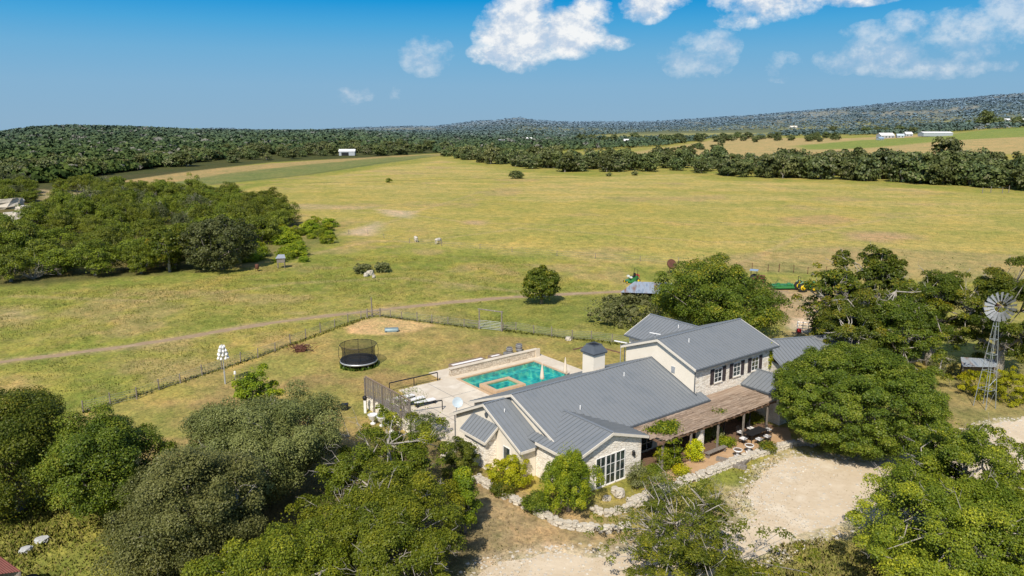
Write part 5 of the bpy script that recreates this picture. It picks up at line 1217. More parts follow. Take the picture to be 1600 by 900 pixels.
for bx, sd, lb, nl in (((1262, 1352, 395, 560), 31, 'sparse oak with pale dead limbs hiding the green tractor', 14000), ((1300, 1440, 368, 560), 32, 'tall sparse oak, the highest crown right of the tractor', 24000), ((1400, 1520, 398, 580), 33, 'sparse oak with twisted pale branches left of the windmill wheel', 22000), ((1275, 1400, 455, 590), 34, 'lower dark oak behind the rotated roof wing', 20000), ((1345, 1475, 440, 600), 36, 'low spreading oak in front of the tall sparse oak', 20000), ((1500, 1640, 405, 600), 35, 'dark oak with bare grey branches behind the windmill', 26000)):
    tree('pasture_oak', bx, 'leaf_dark', lb, ncl=110, nlf=nl, clr=.8, leaf=.26, seed=sd, bark='bark_pale', bare=110, n_sec=110, lump=.3, fill=.4, base_r=.48)
# shrubs near the house
def shrub(box, kind, label, nlf=5000, clr=.35, leaf=.15, seed=1, ncl=40, name='shrub', **kw):
    return tree(name, box, kind, label, 'shrub', ncl=ncl, nlf=nlf, clr=clr, leaf=leaf, seed=seed, clear=kw.pop('clear', .05), zmin=kw.pop('zmin', -.75), n_main=4, n_sec=4, low=kw.pop('low', .7), base_r=.06, **kw)
SH = [((760, 830, 712, 772), 'leaf_yellow', 'yellow flowering shrub against the left gable wall', 7000), ((768, 805, 750, 778), 'leaf_dark', 'low dark green bush under the yellow shrub', 2500), ((688, 752, 678, 752), 'leaf_round', 'green shrub at the left corner beside the lean-to', 8000),
      ((815, 865, 765, 808), 'leaf_round', 'low green bush left of the tree with yellow tips', 3500), ((1008, 1036, 726, 754), 'leaf_round', 'small round bush right of the french windows', 2200), ((980, 1012, 722, 770), 'leaf_grey', 'thin pale shrub on the rocks by the wing corner', 1400),
      ((1036, 1062, 700, 728), 'leaf_sprig', 'climbing shrub at the near pergola corner', 2600), ((1074, 1098, 684, 726), 'leaf_yellow', 'yellow-green bush beside the second pergola post', 1900), ((1090, 1110, 664, 694), 'leaf_dark', 'dark potted shrub against the pergola column', 1500),
      ((1024, 1050, 694, 740), 'leaf_sprig', 'leafy vine shrub beside the first pergola post', 2600), ((1112, 1130, 668, 690), 'leaf_grey', 'grey green potted plant beside the stone column', 1200), ((1052, 1078, 728, 744), 'leaf_yellow', 'low yellow-green plants on the granite by the garden wall', 900), ((1120, 1150, 682, 700), 'leaf_sprig', 'low plants round the foot of the iron post', 1000), ((1150, 1192, 642, 664), 'leaf_dark', 'dark shrubs behind the patio table', 1800), ((1186, 1212, 690, 710), 'leaf_dark', 'small dark bush at the base of the round tree', 900),
      ((922, 1050, 454, 514), 'leaf_grey', 'broad grey-green thicket in front of the metal shed', 17000), ((1495, 1560, 572, 625), 'leaf_yellow', 'yellow-green bush behind the windmill legs, the left one', 6000), ((1548, 1612, 570, 640), 'leaf_yellow', 'yellow-green bush right of the windmill', 6500),
      ((1455, 1500, 550, 592), 'leaf_grey', 'grey thorny bush between the round tree and the pump shelter', 2600), ((1262, 1300, 500, 530), 'leaf_dark', 'green bush behind the rotated roof wing', 2200), ((590, 615, 640, 668), 'leaf_sprig', 'leafy vine hanging over the lattice screen base', 900), ((640, 705, 640, 690), 'leaf_mid', 'thin shrub between the lattice screen and the short railing', 2200),
      ((1096, 1180, 440, 470), 'leaf_dark', 'dark bush at the foot of the tree behind the house', 2500), ((1003, 1060, 740, 790), 'leaf_grey', 'straggly pale weeds among the garden rocks', 1500), ((600, 680, 605, 640), 'leaf_sprig', 'leafy twigs reaching over the lattice screen', 260)]
for i, (bx, kd, lb, nl) in enumerate(SH):
    big = bx[3] < 530
    shrub(bx, kd, lb, nl, .5 if big else .36, .28 if big else .15, 50 + i, clear=(2.4 if 'reaching' in lb else .05))
x, y = hw(2.2, .9)[:2]; 
g = np.random.default_rng(77); t = hplace('pergola_vine', 'bright green vine spreading over the near end of the reed roof', 'vine')
C = np.array([[2.0, .6, 3.0], [2.6, .9, 3.0], [3.2, .4, 3.0], [3.8, .9, 3.0], [2.4, .0, 3.0], [1.6, 1.0, 3.0], [3.2, 1.3, 3.0], [1.9, -.8, 2.6], [2.0, -1.0, 1.8], [2.3, -1.0, 1.0], [9.5, .3, 3.0]])
idx = g.choice(len(C), 3800, p=np.array([1, 1, 1, 1, 1, 1, 1, .8, .8, .8, .25]) / 9.65); P = C[idx] + g.normal(size=(3800, 3)) * np.array([.38, .30, .07]); P[:, 2] = np.maximum(P[:, 2], .05)
Vv, Ff, Aa = leaves(P, unit(g.normal(size=(3800, 3)) * .6 + np.array([0, 0, 1])), .16, g, g.random(3800)); link(bpy.data.objects.new('foliage', np_mesh('vine', Vv, Ff, 4, M['leaf_sprig'], attr=Aa)), t)
MB().path([(2.0, -1.0, 0), (2.1, -1.05, 1.5), (2.0, -.8, 2.7), (2.6, .2, 3.02)], .04, 5).build('stem', M['bark'], t)
t = hplace('wall_vine', 'yellow leafed vine climbing the right corner of the tall stone wall', 'vine'); P = np.array([21.6, 3.5, 4.7]) + g.normal(size=(260, 3)) * np.array([.14, .05, .55])
Vv, Ff, Aa = leaves(P, unit(g.normal(size=(260, 3))), .17, g, g.random(260)); link(bpy.data.objects.new('foliage', np_mesh('vine', Vv, Ff, 4, M['leaf_yellow'], attr=Aa)), t)
MB().path([(21.6, 3.52, 0), (21.6, 3.52, 5.2)], .03, 4).build('stem', M['bark'], t)

# instanced kinds
def variant(seed, nlf, leaf, rx=4., rz=3., ncl=50, clr=1.1, kind='leaf_cedar', lump=.28, clear=.6, bark='bark', bare=6, fill=.5, zmin=-.7):
    g = np.random.default_rng(seed); P, Nm, att, C = crown_data(g, rx, rx, rz, ncl, nlf, clr, leaf, fill, lump, zmin)
    lift = np.array([0, 0, rz * .82 + clear - .2]); P = P + lift; C = C + lift; P[:, 2] = np.maximum(P[:, 2], .1)
    Vv, Ff, Aa = leaves(P, Nm, leaf, g, att); me = np_mesh('crown', Vv, Ff, 4, M[kind], attr=Aa)
    mb = limbs(g, C, lift[2], .28, clear + .5, 5, 8, (0, 0), bare, rx); mt_ = bpy.data.meshes.new('trunk'); mt_.from_pydata(mb.v, [], mb.f); mt_.materials.append(M[bark])
    return me, mt_
def place(name, var, x, y, rx, rz, label, cat, group, g, rx0=4., rz0=3.):
    z = float(terrain(x, y)); t = empty(name, (x, y, z), g.uniform(0, 6.28), (rx / rx0, rx / rx0 * g.uniform(.85, 1.15), rz / rz0)); tag(t, label, cat, group)
    link(bpy.data.objects.new('crown', var[0]), t); link(bpy.data.objects.new('trunk', var[1]), t); return t
g = np.random.default_rng(101)
CED = [variant(200 + i, 9000, .235, kind='leaf_cedar', ncl=46) for i in range(5)] + [variant(206, 4600, .25, kind='leaf_mid', ncl=40, bark='bark_pale', bare=40)]
wood = [(-60, 446), (60, 444), (170, 434), (300, 422), (400, 404), (455, 345), (430, 322), (250, 304), (150, 298), (60, 300), (-60, 292)]
Wp = PP(wood); cle = PP([(50, 296), (150, 305), (150, 328), (60, 330), (-20, 322), (-20, 360), (50, 362), (48, 330)])
xs = [p[0] for p in Wp]; ys = [p[1] for p in Wp]; pts = []
tries = 0
while len(pts) < 215 and tries < 30000:
    tries += 1; x = g.uniform(min(xs), max(xs)); y = g.uniform(min(ys), max(ys))
    if poly_sd(np.array(x), np.array(y), Wp) < 0 or poly_sd(np.array(x), np.array(y), cle) > 0: continue
    if any((x - p[0]) ** 2 + (y - p[1]) ** 2 < 4.3 ** 2 for p in pts): continue
    pts.append((x, y))
for i, (x, y) in enumerate(pts):
    place('cedar_tree', CED[g.integers(5) if g.random() > .1 else 5], x, y, g.uniform(2.6, 4.8), g.uniform(1.9, 4.2), 'dark green cedar in the dense wood left of the pasture', 'tree', 'cedars in the left wood', g)
tree('big_cedar', (285, 402, 336, 426), 'leaf_mid', 'large rounded grey-green oak at the right end of the cedar wood', ncl=110, nlf=22000, clr=1.0, leaf=.33, seed=41, clear=.3, lump=.12, fill=.75, zmin=-.8, low=.85)
tree('small_tree', (232, 290, 352, 412), 'leaf_dark', 'small tree with a pale bare trunk at the front of the cedar wood', ncl=40, nlf=6000, clr=.8, leaf=.33, seed=42, clear=2.2, lump=.2, bark='bark_pale')
tree('grey_oak', (112, 180, 290, 345), 'leaf_grey', 'pale half bare tree rising among the cedars beside the clearing', ncl=40, nlf=2400, clr=.8, leaf=.35, seed=43, bark='bark_pale', bare=70, n_sec=40)
tree('golden_shrub', (198, 228, 397, 420), 'leaf_yellow', 'golden brown bush at the front edge of the cedar wood', 'shrub', ncl=14, nlf=1400, clr=.6, leaf=.3, seed=44, clear=.0, n_main=3, n_sec=3)
# bare bushes
def bare_bush(px, py, s, label, seed, name='bare_bush'):
    g2 = np.random.default_rng(seed); x, y, z = at3(px, py); mb = MB()
    for _ in range(26):
        d = unit(np.array([g2.normal(), g2.normal(), abs(g2.normal()) + .6])); L = s * g2.uniform(.6, 1.1); m = d * L * .5 + g2.normal(size=3) * .08 * s; e_ = d * L + g2.normal(size=3) * .12 * s; mb.path([(0, 0, 0), m, e_], [.05 * s / 2, .03 * s / 2, .012 * s / 2], 4)
        for _k in range(4): q = m + (e_ - m) * g2.random(); w = q + unit(d + g2.normal(size=3) * .6) * L * .35; mb.path([q, w], [.018 * s / 2, .007 * s / 2], 3)
    o = mb.build(name, M['bark_pale'], loc=(x, y, z)); tag(o, label, 'shrub')
bare_bush(52, 436, 3.6, 'pale leafless bush at the front of the cedar wood', 5); bare_bush(606, 935, 3.6, 'pale leafless bush at the bottom edge in front of the green tree', 6); bare_bush(1448, 560, 2.0, 'grey leafless bush beside the round tree', 7)
# bright shrubs on the rubble slope
SV = [variant(300 + i, 3000, .21, 2., 1.5, 26, .7, 'leaf_sprig', clear=-.4, bare=0) for i in range(3)]
for i in range(64):
    px, py = [(410 + g.uniform(0, 120), 352 + g.uniform(0, 30)), (385 + g.uniform(0, 90), 372 + g.uniform(0, 38))][i % 2]; x, y = at(px, py); r_ = g.uniform(.8, 2.7); place('green_shrub', SV[i % 3], x, y, r_, r_ * .7, 'bright green shrub on the rough slope right of the cedar wood', 'shrub', 'green shrubs right of the cedar wood', g, 2., 1.5)
for bx, kd, lb in (((585, 612, 410, 428), 'leaf_grey', 'grey-green bush on the right of the rubble heap'), ((552, 585, 412, 430), 'leaf_grey', 'low grey scrub on the left of the rubble heap')): shrub(bx, kd, lb, 1500, .5, .28, 91)
# pasture bushes
shrub((796, 817, 267, 281), 'leaf_mid', 'round bush alone in the middle of the far pasture', 900, 1.0, .7, 92); shrub((603, 611, 279, 286), 'leaf_dark', 'tiny dark bush on the left part of the far pasture line', 200, .8, .6, 93)
shrub((986, 996, 268, 275), 'leaf_grey', 'tiny bush in front of the right tree line', 200, .9, .7, 94); shrub((948, 956, 271, 276), 'leaf_mid', 'tiny low bush left of the other tiny bush', 150, .9, .7, 95)
# right tree line and left forest edge, individuals
TL = [variant(400 + i, 1500, .75, 4., 3.4, 34, 1.35, 'leaf_far' if i < 3 else 'leaf_mid', clear=.3, bare=4, zmin=-.8) for i in range(5)] + [variant(407, 700, .75, 4., 3.4, 34, 1.2, 'leaf_grey', clear=.4, bark='bark_pale', bare=60)]
baseX = np.array([690, 740, 800, 870, 930, 1000, 1060, 1130, 1250, 1330, 1400, 1450, 1530, 1600, 1700]); baseY = np.array([246, 254, 263, 270, 273, 270, 268, 277, 281, 283, 286, 289, 295, 300, 308])
topY = np.array([238, 242, 246, 251, 255, 253, 251, 259, 263, 265, 267, 265, 270, 274, 281])
n_tl = 0
for i in range(290):
    px = g.uniform(688, 1700); f_ = g.random() ** 1.1; py = np.interp(px, baseX, baseY) * (1 - f_) + np.interp(px, baseX, topY) * f_ - 1.5; x, y = at(px, py); r_ = g.uniform(3.6, 7.0) * np.interp(px, [690, 1000, 1400], [.85, .95, 1.1])
    if 1440 < px < 1500: r_ *= 1.15
    place('pasture_tree', TL[g.integers(5) if g.random() > .07 else 5], x, y, r_, r_ * g.uniform(.7, 1.15), 'dark green oak in the thick tree line across the far pasture', 'tree', 'trees in the line across the far pasture', g, 4., 3.4)
x, y = at(1476, 262); place('pasture_tree', TL[3], x, y, 9, 11, 'tallest dark tree sticking out above the right tree line', 'tree', None, g, 4., 3.4)
fx = np.array([-60, 0, 60, 160, 280, 420, 560, 690]); fy = np.array([302, 292, 284, 275, 263, 251, 246, 240])
for i in range(180):
    px = g.uniform(-60, 700); f_ = g.random(); py = np.interp(px, fx, fy) - 1.0 - f_ * 14; x, y = at(px, py); r_ = g.uniform(3.6, 6.0)
    if 530 < px < 557 and f_ < .45: continue
    place('forest_tree', TL[g.integers(5) if g.random() > .12 else 5], x, y, r_, r_ * g.uniform(.7, .95), 'dark tree along the front edge of the left forest', 'tree', 'trees on the front edge of the left forest', g, 4., 3.4)
# scattered far trees right
for (xa, xb, ya, yb, n, r0, lb, gr) in ((1120, 1330, 214, 223, 26, 6.5, 'tree in the broken row beyond the golden field', 'trees in the row beyond the golden field'), (1055, 1115, 230, 236, 12, 3.2, 'low dark bush in the field beyond the tree line', 'bushes in the field beyond the tree line'), (900, 1130, 217, 226, 26, 6.5, 'tree in the thin row left of the golden field', 'trees left of the golden field'), (1300, 1440, 205, 209, 14, 7, 'tree behind the farm cluster', 'trees behind the farm cluster'), (1500, 1600, 193, 197, 10, 8, 'tree around the farmhouses at the right edge', 'trees around the right edge farmhouses')):
    for i in range(n):
        x, y = at(g.uniform(xa, xb), g.uniform(ya, yb)); r_ = r0 * g.uniform(.6, 1.2); place('field_tree', TL[g.integers(3)], x, y, r_, r_ * .85, lb, 'tree', gr, g, 4., 3.4)
x, y = at(1544, 196); place('field_tree', TL[4], x, y, 15, 13, 'very large round dark tree beside the farmhouse at the right', 'tree', None, g, 4., 3.4)

# far woodland as stuff
def far_wood():
    g = np.random.default_rng(500); P = []; S = []; hz = []
    def fill(rmin, rmax, n, pxr, test):
        r_ = np.exp(g.uniform(np.log(rmin), np.log(rmax), n)); px = g.uniform(*pxr, n); tx = (px - 800) / 1208; y = r_ / np.sqrt(1 + tx ** 2); x = y * tx
        z = terrain(x, y); row = YH + (H - z) / r_ * 1208; k = test(px, row, r_, x, y); return np.stack([x, y, z], 1)[k], r_[k]
    front = lambda px: np.interp(px, fx, fy) - 13
    def tA(px, row, r_, x, y): return (row < front(px)) & (px < 760) & (row > 190)
    def tM(px, row, r_, x, y):
        # middle and right: leave the open fields free
        f1 = poly_sd(x, y, PP([(925, 250), (1060, 226), (1140, 214), (1330, 216), (1430, 211), (1600, 200), (1760, 190), (1760, 300), (1300, 300), (1000, 275)])) > -8
        f2 = poly_sd(x, y, PP([(890, 214), (1010, 207), (1200, 203), (1230, 209), (1100, 216), (960, 218)])) > -5
        low = np.interp(px, [680, 800, 950, 1050, 1150, 1800], [239, 238, 232, 226, 213, 200])
        return (row < low) & ~f1 & ~f2 & (px > 680)
    big = []
    for a in (fill(420, 2600, 30000, (-350, 770), tA), fill(550, 4200, 26000, (670, 1950), tM), fill(2300, 6200, 26000, (-350, 1950), lambda px, row, r_, x, y: fbm(x + 33, y + 88, 5, 260.) < .49)):
        big.append(a)
    X = np.concatenate([b[0] for b in big]); Rr = np.concatenate([b[1] for b in big]); n = len(X)
    cs = g.uniform(2.8, 6.4, n) * np.clip(Rr / 2200, 1, 1.7)                      # crown radius (clusters far away)
    nq = np.clip((64 - 50 * (Rr - 400) / 1100), 11, 64).astype(int); idx = np.repeat(np.arange(n), nq)
    m = len(idx); od = unit(g.normal(size=(m, 3))); od[:, 2] = np.abs(od[:, 2]) - .15
    Pp = X[idx] + od * cs[idx][:, None] * np.array([1, 1, .75]) * g.uniform(.6, 1.05, (m, 1)) * np.stack([np.ones(m), np.ones(m), 1 - .5 * sstep(1200, 3000, Rr[idx])], 1); Pp[:, 2] += cs[idx] * .45
    cr = g.random(n); dist = Rr[idx]
    Nm = unit(od + .5 * g.normal(size=(m, 3)) + np.array([0, 0, 1.0]) * (.2 + 2.6 * sstep(900, 2600, dist))[:, None])
    att = np.clip(.55 * cr[idx] + .35 * g.random(m), 0, 1)
    Vv, Ff, _ = leaves(Pp, Nm, 1.0, g, att)
    Vv = (Vv.reshape(-1, 4, 3) - Pp[:, None]) * (cs[idx] * (.48 + .42 * sstep(500, 1800, dist)))[:, None, None] + Pp[:, None]
    dark = np.array([.026, .046, .012]); mid = np.array([.066, .096, .022]); lt = np.array([.130, .155, .034])
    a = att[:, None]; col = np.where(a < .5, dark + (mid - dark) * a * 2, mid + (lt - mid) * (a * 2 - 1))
    gy = (cr[idx] > .93)[:, None]; col = np.where(gy, np.array([.17, .16, .12]), col)
    big_ = fbm(X[:, 0] * .6 + 70, X[:, 1] + 10, 4, 420.)[idx]; tanp = (sstep(.52, .60, big_) * sstep(1900, 2800, dist) * (g.random(m) < .75))[:, None]
    mean = np.array([.064, .090, .025]); k_ = (sstep(600, 3000, dist) * .7)[:, None]; col = col * (1 - k_) + mean * k_; col *= (1 + (big_ - .5) * .9 * sstep(500, 1500, dist))[:, None]  # crown contrast flattened with distance, the way haze does
    col = col * (1 - tanp) + np.array([.26, .23, .12]) * tanp
    h = (sstep(350, 4600, dist) ** .7 * .95)[:, None]; col = col * (1 - h) + np.array([.18, .265, .345]) * h  # distance haze blended into the crown colours
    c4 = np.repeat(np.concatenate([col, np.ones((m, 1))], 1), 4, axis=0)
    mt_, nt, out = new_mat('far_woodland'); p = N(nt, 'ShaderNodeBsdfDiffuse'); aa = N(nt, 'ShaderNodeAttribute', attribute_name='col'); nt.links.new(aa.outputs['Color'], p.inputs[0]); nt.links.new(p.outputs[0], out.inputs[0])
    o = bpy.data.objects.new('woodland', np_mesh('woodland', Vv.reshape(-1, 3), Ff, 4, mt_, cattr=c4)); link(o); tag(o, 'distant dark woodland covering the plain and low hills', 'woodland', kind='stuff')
far_wood()

# ------------------------------------------------------------------ grass
def grass():
    g = np.random.default_rng(600); P = []; Sz = []; Cc = []
    def region(poly, n, h, cols, holes=(), zig=1.0):
        W = PP(poly); W = np.array(W); x = g.uniform(W[:, 0].min(), W[:, 0].max(), n); y = g.uniform(W[:, 1].min(), W[:, 1].max(), n)
        k = poly_sd(x, y, W) > 0
        for hp in holes: k &= poly_sd(x, y, hp) < .1
        k &= line_d(x, y, TRACK) > 1.2 + g.uniform(0, 1.0, n)
        nn = fbm(x + 50, y + 20, 4, 3.5); k &= nn > g.uniform(.25, .55, n)
        x, y = x[k], y[k]; P.append(np.stack([x, y, np.zeros(len(x))], 1)); Sz.append(h * g.uniform(.5, 1.3, len(x)) * (.5 + nn[k])); c = np.array(cols)[g.integers(len(cols), size=len(x))]; Cc.append(c * g.uniform(.75, 1.2, (len(x), 1)))
    fieldc = [(.29, .28, .06), (.22, .25, .045), (.35, .30, .095), (.30, .28, .06), (.20, .24, .045)]
    region([(-80, 660), (130, 645), (376, 567), (573, 497), (749, 510), (960, 520), (1000, 470), (800, 400), (500, 400), (300, 440), (-80, 460)], 130000, .13, fieldc)
    region([(-60, 790), (130, 775), (300, 800), (320, 960), (-60, 960)], 26000, .20, [(.30, .30, .06), (.23, .27, .05), (.38, .33, .11)])
    region([(1190, 855), (1345, 832), (1460, 880), (1500, 980), (1150, 960)], 22000, .15, [(.33, .31, .08), (.23, .25, .05), (.40, .33, .13)], (DRIVE,))
    region([(700, 760), (1000, 840), (1230, 730), (1200, 860), (1000, 880), (700, 900)], 6000, .09, [(.38, .30, .14), (.30, .26, .10)], (DRIVE,))
    region([(1000, 745), (1060, 730), (1230, 715), (1170, 800), (1010, 850)], 6000, .13, [(.32, .30, .09), (.25, .26, .07)], (DRIVE, PATIO))
    region([(180, 660), (376, 575), (573, 500), (749, 518), (956, 538), (700, 620), (500, 650)], 30000, .06, [(.24, .19, .07), (.19, .18, .05)])
    region([(0, 450), (170, 440), (400, 412), (560, 440), (300, 470), (0, 480)], 9000, .12, [(.30, .26, .08), (.20, .22, .06)])
    region([(330, 300), (700, 262), (1000, 285), (1330, 295), (1640, 310), (1700, 430), (1300, 425), (1000, 408), (700, 386), (560, 366), (430, 345)], 90000, .17, [(.38, .33, .075), (.28, .29, .055), (.46, .37, .12), (.40, .34, .09)])
    region([(1150, 735), (1330, 735), (1340, 800), (1200, 850), (1120, 830)], 2600, .07, [(.42, .33, .19), (.34, .28, .15)])
    region([(700, 850), (1000, 860), (980, 960), (700, 960)], 2500, .07, [(.42, .33, .19), (.34, .28, .15)])
    # rank growth along the fence line and round the trampoline
    for pa, pb in (((130, 645), (376, 567)), ((376, 567), (573, 497)), ((594, 494), (748, 514)), ((786, 517), (985, 540))):
        a, b = np.array(at(*pa)), np.array(at(*pb)); n = 900; t_ = g.random((n, 1)); q = a + (b - a) * t_ + g.normal(size=(n, 2)) * .28; P.append(np.concatenate([q, np.zeros((n, 1))], 1)); Sz.append(.24 * g.uniform(.4, 1.3, n)); Cc.append(np.array([(.26, .27, .06)]) * g.uniform(.6, 1.3, (n, 1)))
    a = np.array(at(561, 571)); n = 900; th = g.uniform(0, 6.28, n); q = a + np.stack([np.cos(th), np.sin(th)], 1) * g.uniform(1.5, 2.2, (n, 1)); P.append(np.concatenate([q, np.zeros((n, 1))], 1)); Sz.append(.35 * g.uniform(.4, 1.3, n)); Cc.append(np.array([(.12, .19, .03)]) * g.uniform(.6, 1.3, (n, 1)))
    P = np.concatenate(P); Sz = np.concatenate(Sz); Cc = np.concatenate(Cc); n = len(P)
    th = g.uniform(0, 6.28, n); w = (Sz * g.uniform(.2, .4, n))[:, None]; d = np.stack([np.cos(th), np.sin(th), np.zeros(n)], 1) * w
    tip = np.stack([g.normal(size=n) * .35 * Sz, g.normal(size=n) * .35 * Sz, Sz], 1)
    V_ = np.stack([P - d, P + d, P + tip], 1).reshape(-1, 3); c4 = np.repeat(np.concatenate([Cc, np.ones((n, 1))], 1), 3, axis=0)
    mt_, nt, out = new_mat('grass_blades'); p = N(nt, 'ShaderNodeBsdfDiffuse'); tl = N(nt, 'ShaderNodeBsdfTranslucent'); ms = N(nt, 'ShaderNodeMixShader', i_0=.3); aa = N(nt, 'ShaderNodeAttribute', attribute_name='col')
    up = N(nt, 'ShaderNodeCombineXYZ'); up.inputs[2].default_value = 1; nt.links.new(up.outputs[0], p.inputs['Normal'])
    nt.links.new(aa.outputs['Color'], p.inputs[0]); nt.links.new(aa.outputs['Color'], tl.inputs[0]); nt.links.new(p.outputs[0], ms.inputs[1]); nt.links.new(tl.outputs[0], ms.inputs[2]); nt.links.new(ms.outputs[0], out.inputs[0])
    o = bpy.data.objects.new('grass', np_mesh('grass', V_, np.arange(3 * n), 3, mt_, cattr=c4)); link(o); tag(o, 'rough yellow-green grass tufts over the pasture and yard', 'grass', kind='stuff')
    # gravel stones on the driveway
    n = 5200; W = np.array(DRIVE); x = g.uniform(W[:, 0].min(), W[:, 0].max(), n * 3); y = g.uniform(W[:, 1].min(), W[:, 1].max(), n * 3)
    sdv = poly_sd(x, y, W); k = (sdv > -1.2) & (g.random(len(x)) < np.clip(1.1 - sdv * .28, .08, 1)); x, y = x[k], y[k]; n = len(x); s = g.uniform(.04, .16, n)
    base = np.array([[1, 0, 0], [0, 1, 0], [-1, 0, 0], [0, -1, 0], [0, 0, .6]]); rz = g.uniform(0, 6.28, n); c, s_ = np.cos(rz), np.sin(rz)
    B = base[None] * s[:, None, None] * g.uniform(.6, 1.3, (n, 5, 1)); Bx = B[..., 0] * c[:, None] - B[..., 1] * s_[:, None]; By = B[..., 0] * s_[:, None] + B[..., 1] * c[:, None]
    V_ = np.stack([Bx + x[:, None], By + y[:, None], B[..., 2] + .006], -1).reshape(-1, 3); f = np.array([[0, 1, 4], [1, 2, 4], [2, 3, 4], [3, 0, 4]]); Ff = (f[None] + 5 * np.arange(n)[:, None, None]).ravel()
    o = bpy.data.objects.new('gravel', np_mesh('gravel', V_, Ff, 3, M['rock'])); link(o); tag(o, 'loose pale limestone gravel along the driveway edges', 'gravel', kind='stuff')
grass()

# ------------------------------------------------------------------ light, sky, camera
SUN_EL = R(46); sdir = np.array([-.27, -.963]); sdir /= np.linalg.norm(sdir)
sv = np.array([sdir[0] * math.cos(SUN_EL), sdir[1] * math.cos(SUN_EL), math.sin(SUN_EL)])
from mathutils import Vector
ld = bpy.data.lights.new('sun', 'SUN'); ld.energy = 5.3; ld.angle = R(.5); ld.color = (1.0, .93, .82)
lo = bpy.data.objects.new('sun', ld); link(lo); lo.rotation_euler = Vector(sv).to_track_quat('Z', 'Y').to_euler(); lo.location = (0, 0, 60)
w = bpy.data.worlds.new('World'); sc.world = w; w.use_nodes = True; nt = w.node_tree; nt.nodes.clear(); L = nt.links
out = N(nt, 'ShaderNodeOutputWorld'); bg = N(nt, 'ShaderNodeBackground')
sky = N(nt, 'ShaderNodeTexSky', sky_type='NISHITA'); sky.sun_disc = False; sky.sun_elevation = SUN_EL; sky.sun_rotation = math.atan2(sdir[0], sdir[1]); sky.air_density = 1.0; sky.dust_density = .6; sky.ozone_density = 2.0
tc = N(nt, 'ShaderNodeTexCoord'); nrm = N(nt, 'ShaderNodeVectorMath', operation='NORMALIZE'); L.new(tc.outputs['Generated'], nrm.inputs[0])
sep = N(nt, 'ShaderNodeSeparateXYZ'); L.new(nrm.outputs[0], sep.inputs[0]); X_, Y_, Z_ = sep.outputs
base = mixc(nt, 1.0, sky.outputs[0], (.15, .15, .15), 'MULTIPLY')
# colour of the low sky (the Nishita horizon is paler than this clear dry air)
el = math_n(nt, 'ARCSINE', Z_)
low = ramp(nt, [(.0, (.27, .44, .60)), (.20, (.235, .445, .645)), (.38, (.16, .425, .68)), (.52, (.075, .38, .70)), (.66, (.004, .30, .69)), (1.0, (.004, .20, .52))], math_n(nt, 'MULTIPLY', el, 1 / R(13)))
lf = math_n(nt, 'SUBTRACT', 1.0, math_n(nt, 'SMOOTHSTEP' if False else 'MULTIPLY', math_n(nt, 'SUBTRACT', el, R(10)), 1 / R(14), clamp=True), clamp=True)
below = math_n(nt, 'GREATER_THAN', Z_, -.2); lf = math_n(nt, 'MULTIPLY', lf, below)
skyc = mixc(nt, lf, base, low)
# clouds: clumps at fixed compass directions
yd = math_n(nt, 'MAXIMUM', Y_, .05); tx = math_n(nt, 'DIVIDE', X_, yd); ty = math_n(nt, 'DIVIDE', Z_, yd)
comb = N(nt, 'ShaderNodeCombineXYZ'); L.new(tx, comb.inputs[0]); L.new(ty, comb.inputs[1])
def cn(scale, d, off=(0, 0, 0), rough=.6, sy=1.35):
    mp = N(nt, 'ShaderNodeMapping'); mp.inputs['Location'].default_value = off; mp.inputs['Scale'].default_value = (1, sy, 1); L.new(comb.outputs[0], mp.inputs[0])
    n = N(nt, 'ShaderNodeTexNoise'); n.inputs['Scale'].default_value = scale; n.inputs['Detail'].default_value = d; n.inputs['Roughness'].default_value = rough; n.inputs['Lacunarity'].default_value = 2.1; L.new(mp.outputs[0], n.inputs['Vector']); return n.outputs['Fac']
def ell(px, py, rx, ry, amp):
    cx = (px - 800) / 1208; cy = (YH - py) / 1208; a = math_n(nt, 'MULTIPLY', math_n(nt, 'SUBTRACT', tx, cx), 1208 / rx); b = math_n(nt, 'MULTIPLY', math_n(nt, 'SUBTRACT', ty, cy), 1208 / ry)
    q = math_n(nt, 'SUBTRACT', 1.0, math_n(nt, 'ADD', math_n(nt, 'MULTIPLY', a, a), math_n(nt, 'MULTIPLY', b, b))); return math_n(nt, 'MULTIPLY', math_n(nt, 'MAXIMUM', q, 0.0), amp)
def total(es):
    s = None
    for e_ in es: v = ell(*e_); s = v if s is None else math_n(nt, 'MAXIMUM', s, v)
    return s
thick = total([(812, 60, 80, 62, 1.0), (820, 10, 48, 42, 1.0), (890, 58, 70, 44, .9), (920, 30, 45, 35, .7), (775, 88, 50, 22, .8), (945, 72, 50, 16, .6), (1000, 14, 52, 36, .75), (1035, 0, 50, 30, .6), (1190, 12, 105, 34, .75), (1300, -2, 110, 26, .7), (1150, 40, 50, 18, .55)])
thin = total([(668, 90, 52, 40, .62), (1085, 92, 72, 46, .66), (1120, 75, 40, 30, .7), (1215, 108, 45, 30, .42), (1370, 80, 100, 48, .75), (1400, 45, 45, 26, .8), (1300, 100, 50, 26, .55), (1500, 60, 100, 50, .75), (1580, 25, 90, 62, .9), (555, 150, 40, 22, .35), (624, 150, 24, 18, .38), (1450, 105, 160, 26, .5)])
big = cn(19, 9, (0, 0, 0), .62); fine = cn(60, 5, (3, 1, 0), .6)
nn = math_n(nt, 'ADD', math_n(nt, 'MULTIPLY', big, .78), math_n(nt, 'MULTIPLY', fine, .22))
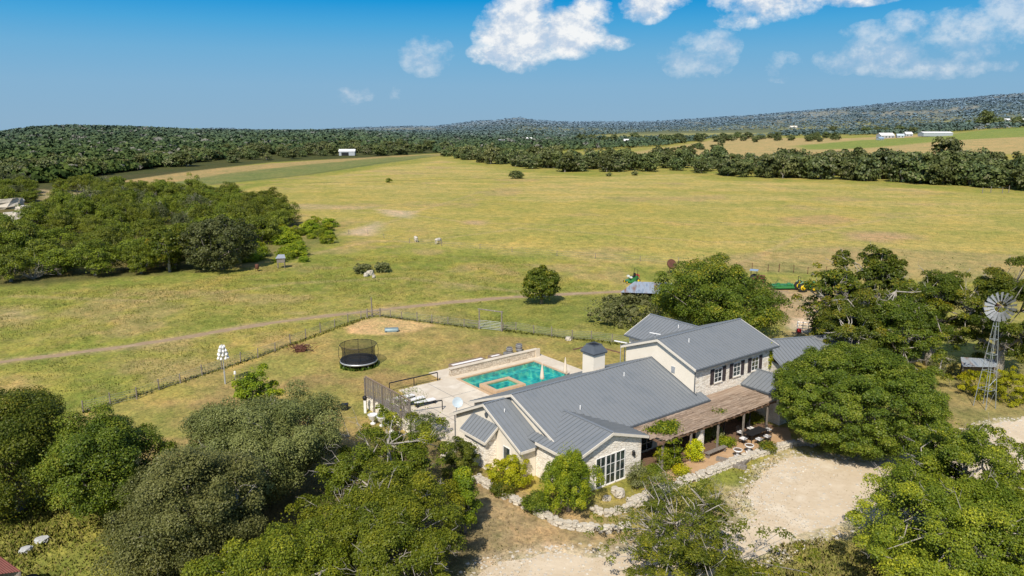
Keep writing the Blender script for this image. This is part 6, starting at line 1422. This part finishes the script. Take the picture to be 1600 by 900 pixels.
def dens(mask, k0, k1): # 0..1
    v = math_n(nt, 'ADD', math_n(nt, 'MULTIPLY', mask, .60), math_n(nt, 'MULTIPLY', math_n(nt, 'SUBTRACT', nn, .5), 1.35)); v = math_n(nt, 'MULTIPLY', v, math_n(nt, 'MULTIPLY', mask, 6.0, clamp=True)); return math_n(nt, 'DIVIDE', math_n(nt, 'SUBTRACT', v, k0), k1 - k0, clamp=True)
d1 = dens(thick, .06, .40); d2 = math_n(nt, 'MULTIPLY', dens(thin, .13, .50), .62)
dn = math_n(nt, 'MAXIMUM', d1, d2)
# shading: compare the noise with itself shifted toward the upper left where the sun stands
sh = math_n(nt, 'SUBTRACT', big, cn(19, 9, (.010, -.016, 0), .62)); lit = math_n(nt, 'MULTIPLY_ADD', sh, 5.5, .52, clamp=True)
hi = math_n(nt, 'MULTIPLY_ADD', ty, 4.0, .15, clamp=True); lit = math_n(nt, 'MULTIPLY_ADD', hi, .35, math_n(nt, 'MULTIPLY', lit, .8), clamp=True)
cc = ramp(nt, [(.08, (.50, .62, .78)), (.38, (.62, .70, .81)), (.66, (.78, .82, .87)), (.95, (.96, .96, .95))], lit)
cc = mixc(nt, math_n(nt, 'MULTIPLY', math_n(nt, 'SUBTRACT', 1.0, d1), .25), cc, (.62, .68, .78))
skyc = mixc(nt, math_n(nt, 'MULTIPLY', dn, .93), skyc, cc)
L.new(skyc, bg.inputs['Color']); bg.inputs['Strength'].default_value = 1.0; L.new(bg.outputs[0], out.inputs[0])

cam = bpy.data.cameras.new('camera'); cam.sensor_width = 36; cam.lens = 36 * F / 1600; cam.clip_start = .5; cam.clip_end = 60000
co = bpy.data.objects.new('camera', cam); link(co); co.location = (0, 0, H); co.rotation_euler = (math.pi / 2 - TH, 0, 0); sc.camera = co
sc.view_settings.view_transform = 'Standard'; sc.view_settings.look = 'None'; sc.view_settings.exposure = 0; sc.view_settings.gamma = 1
sc.cycles.max_bounces = 6; sc.cycles.diffuse_bounces = 3; sc.cycles.transparent_max_bounces = 16
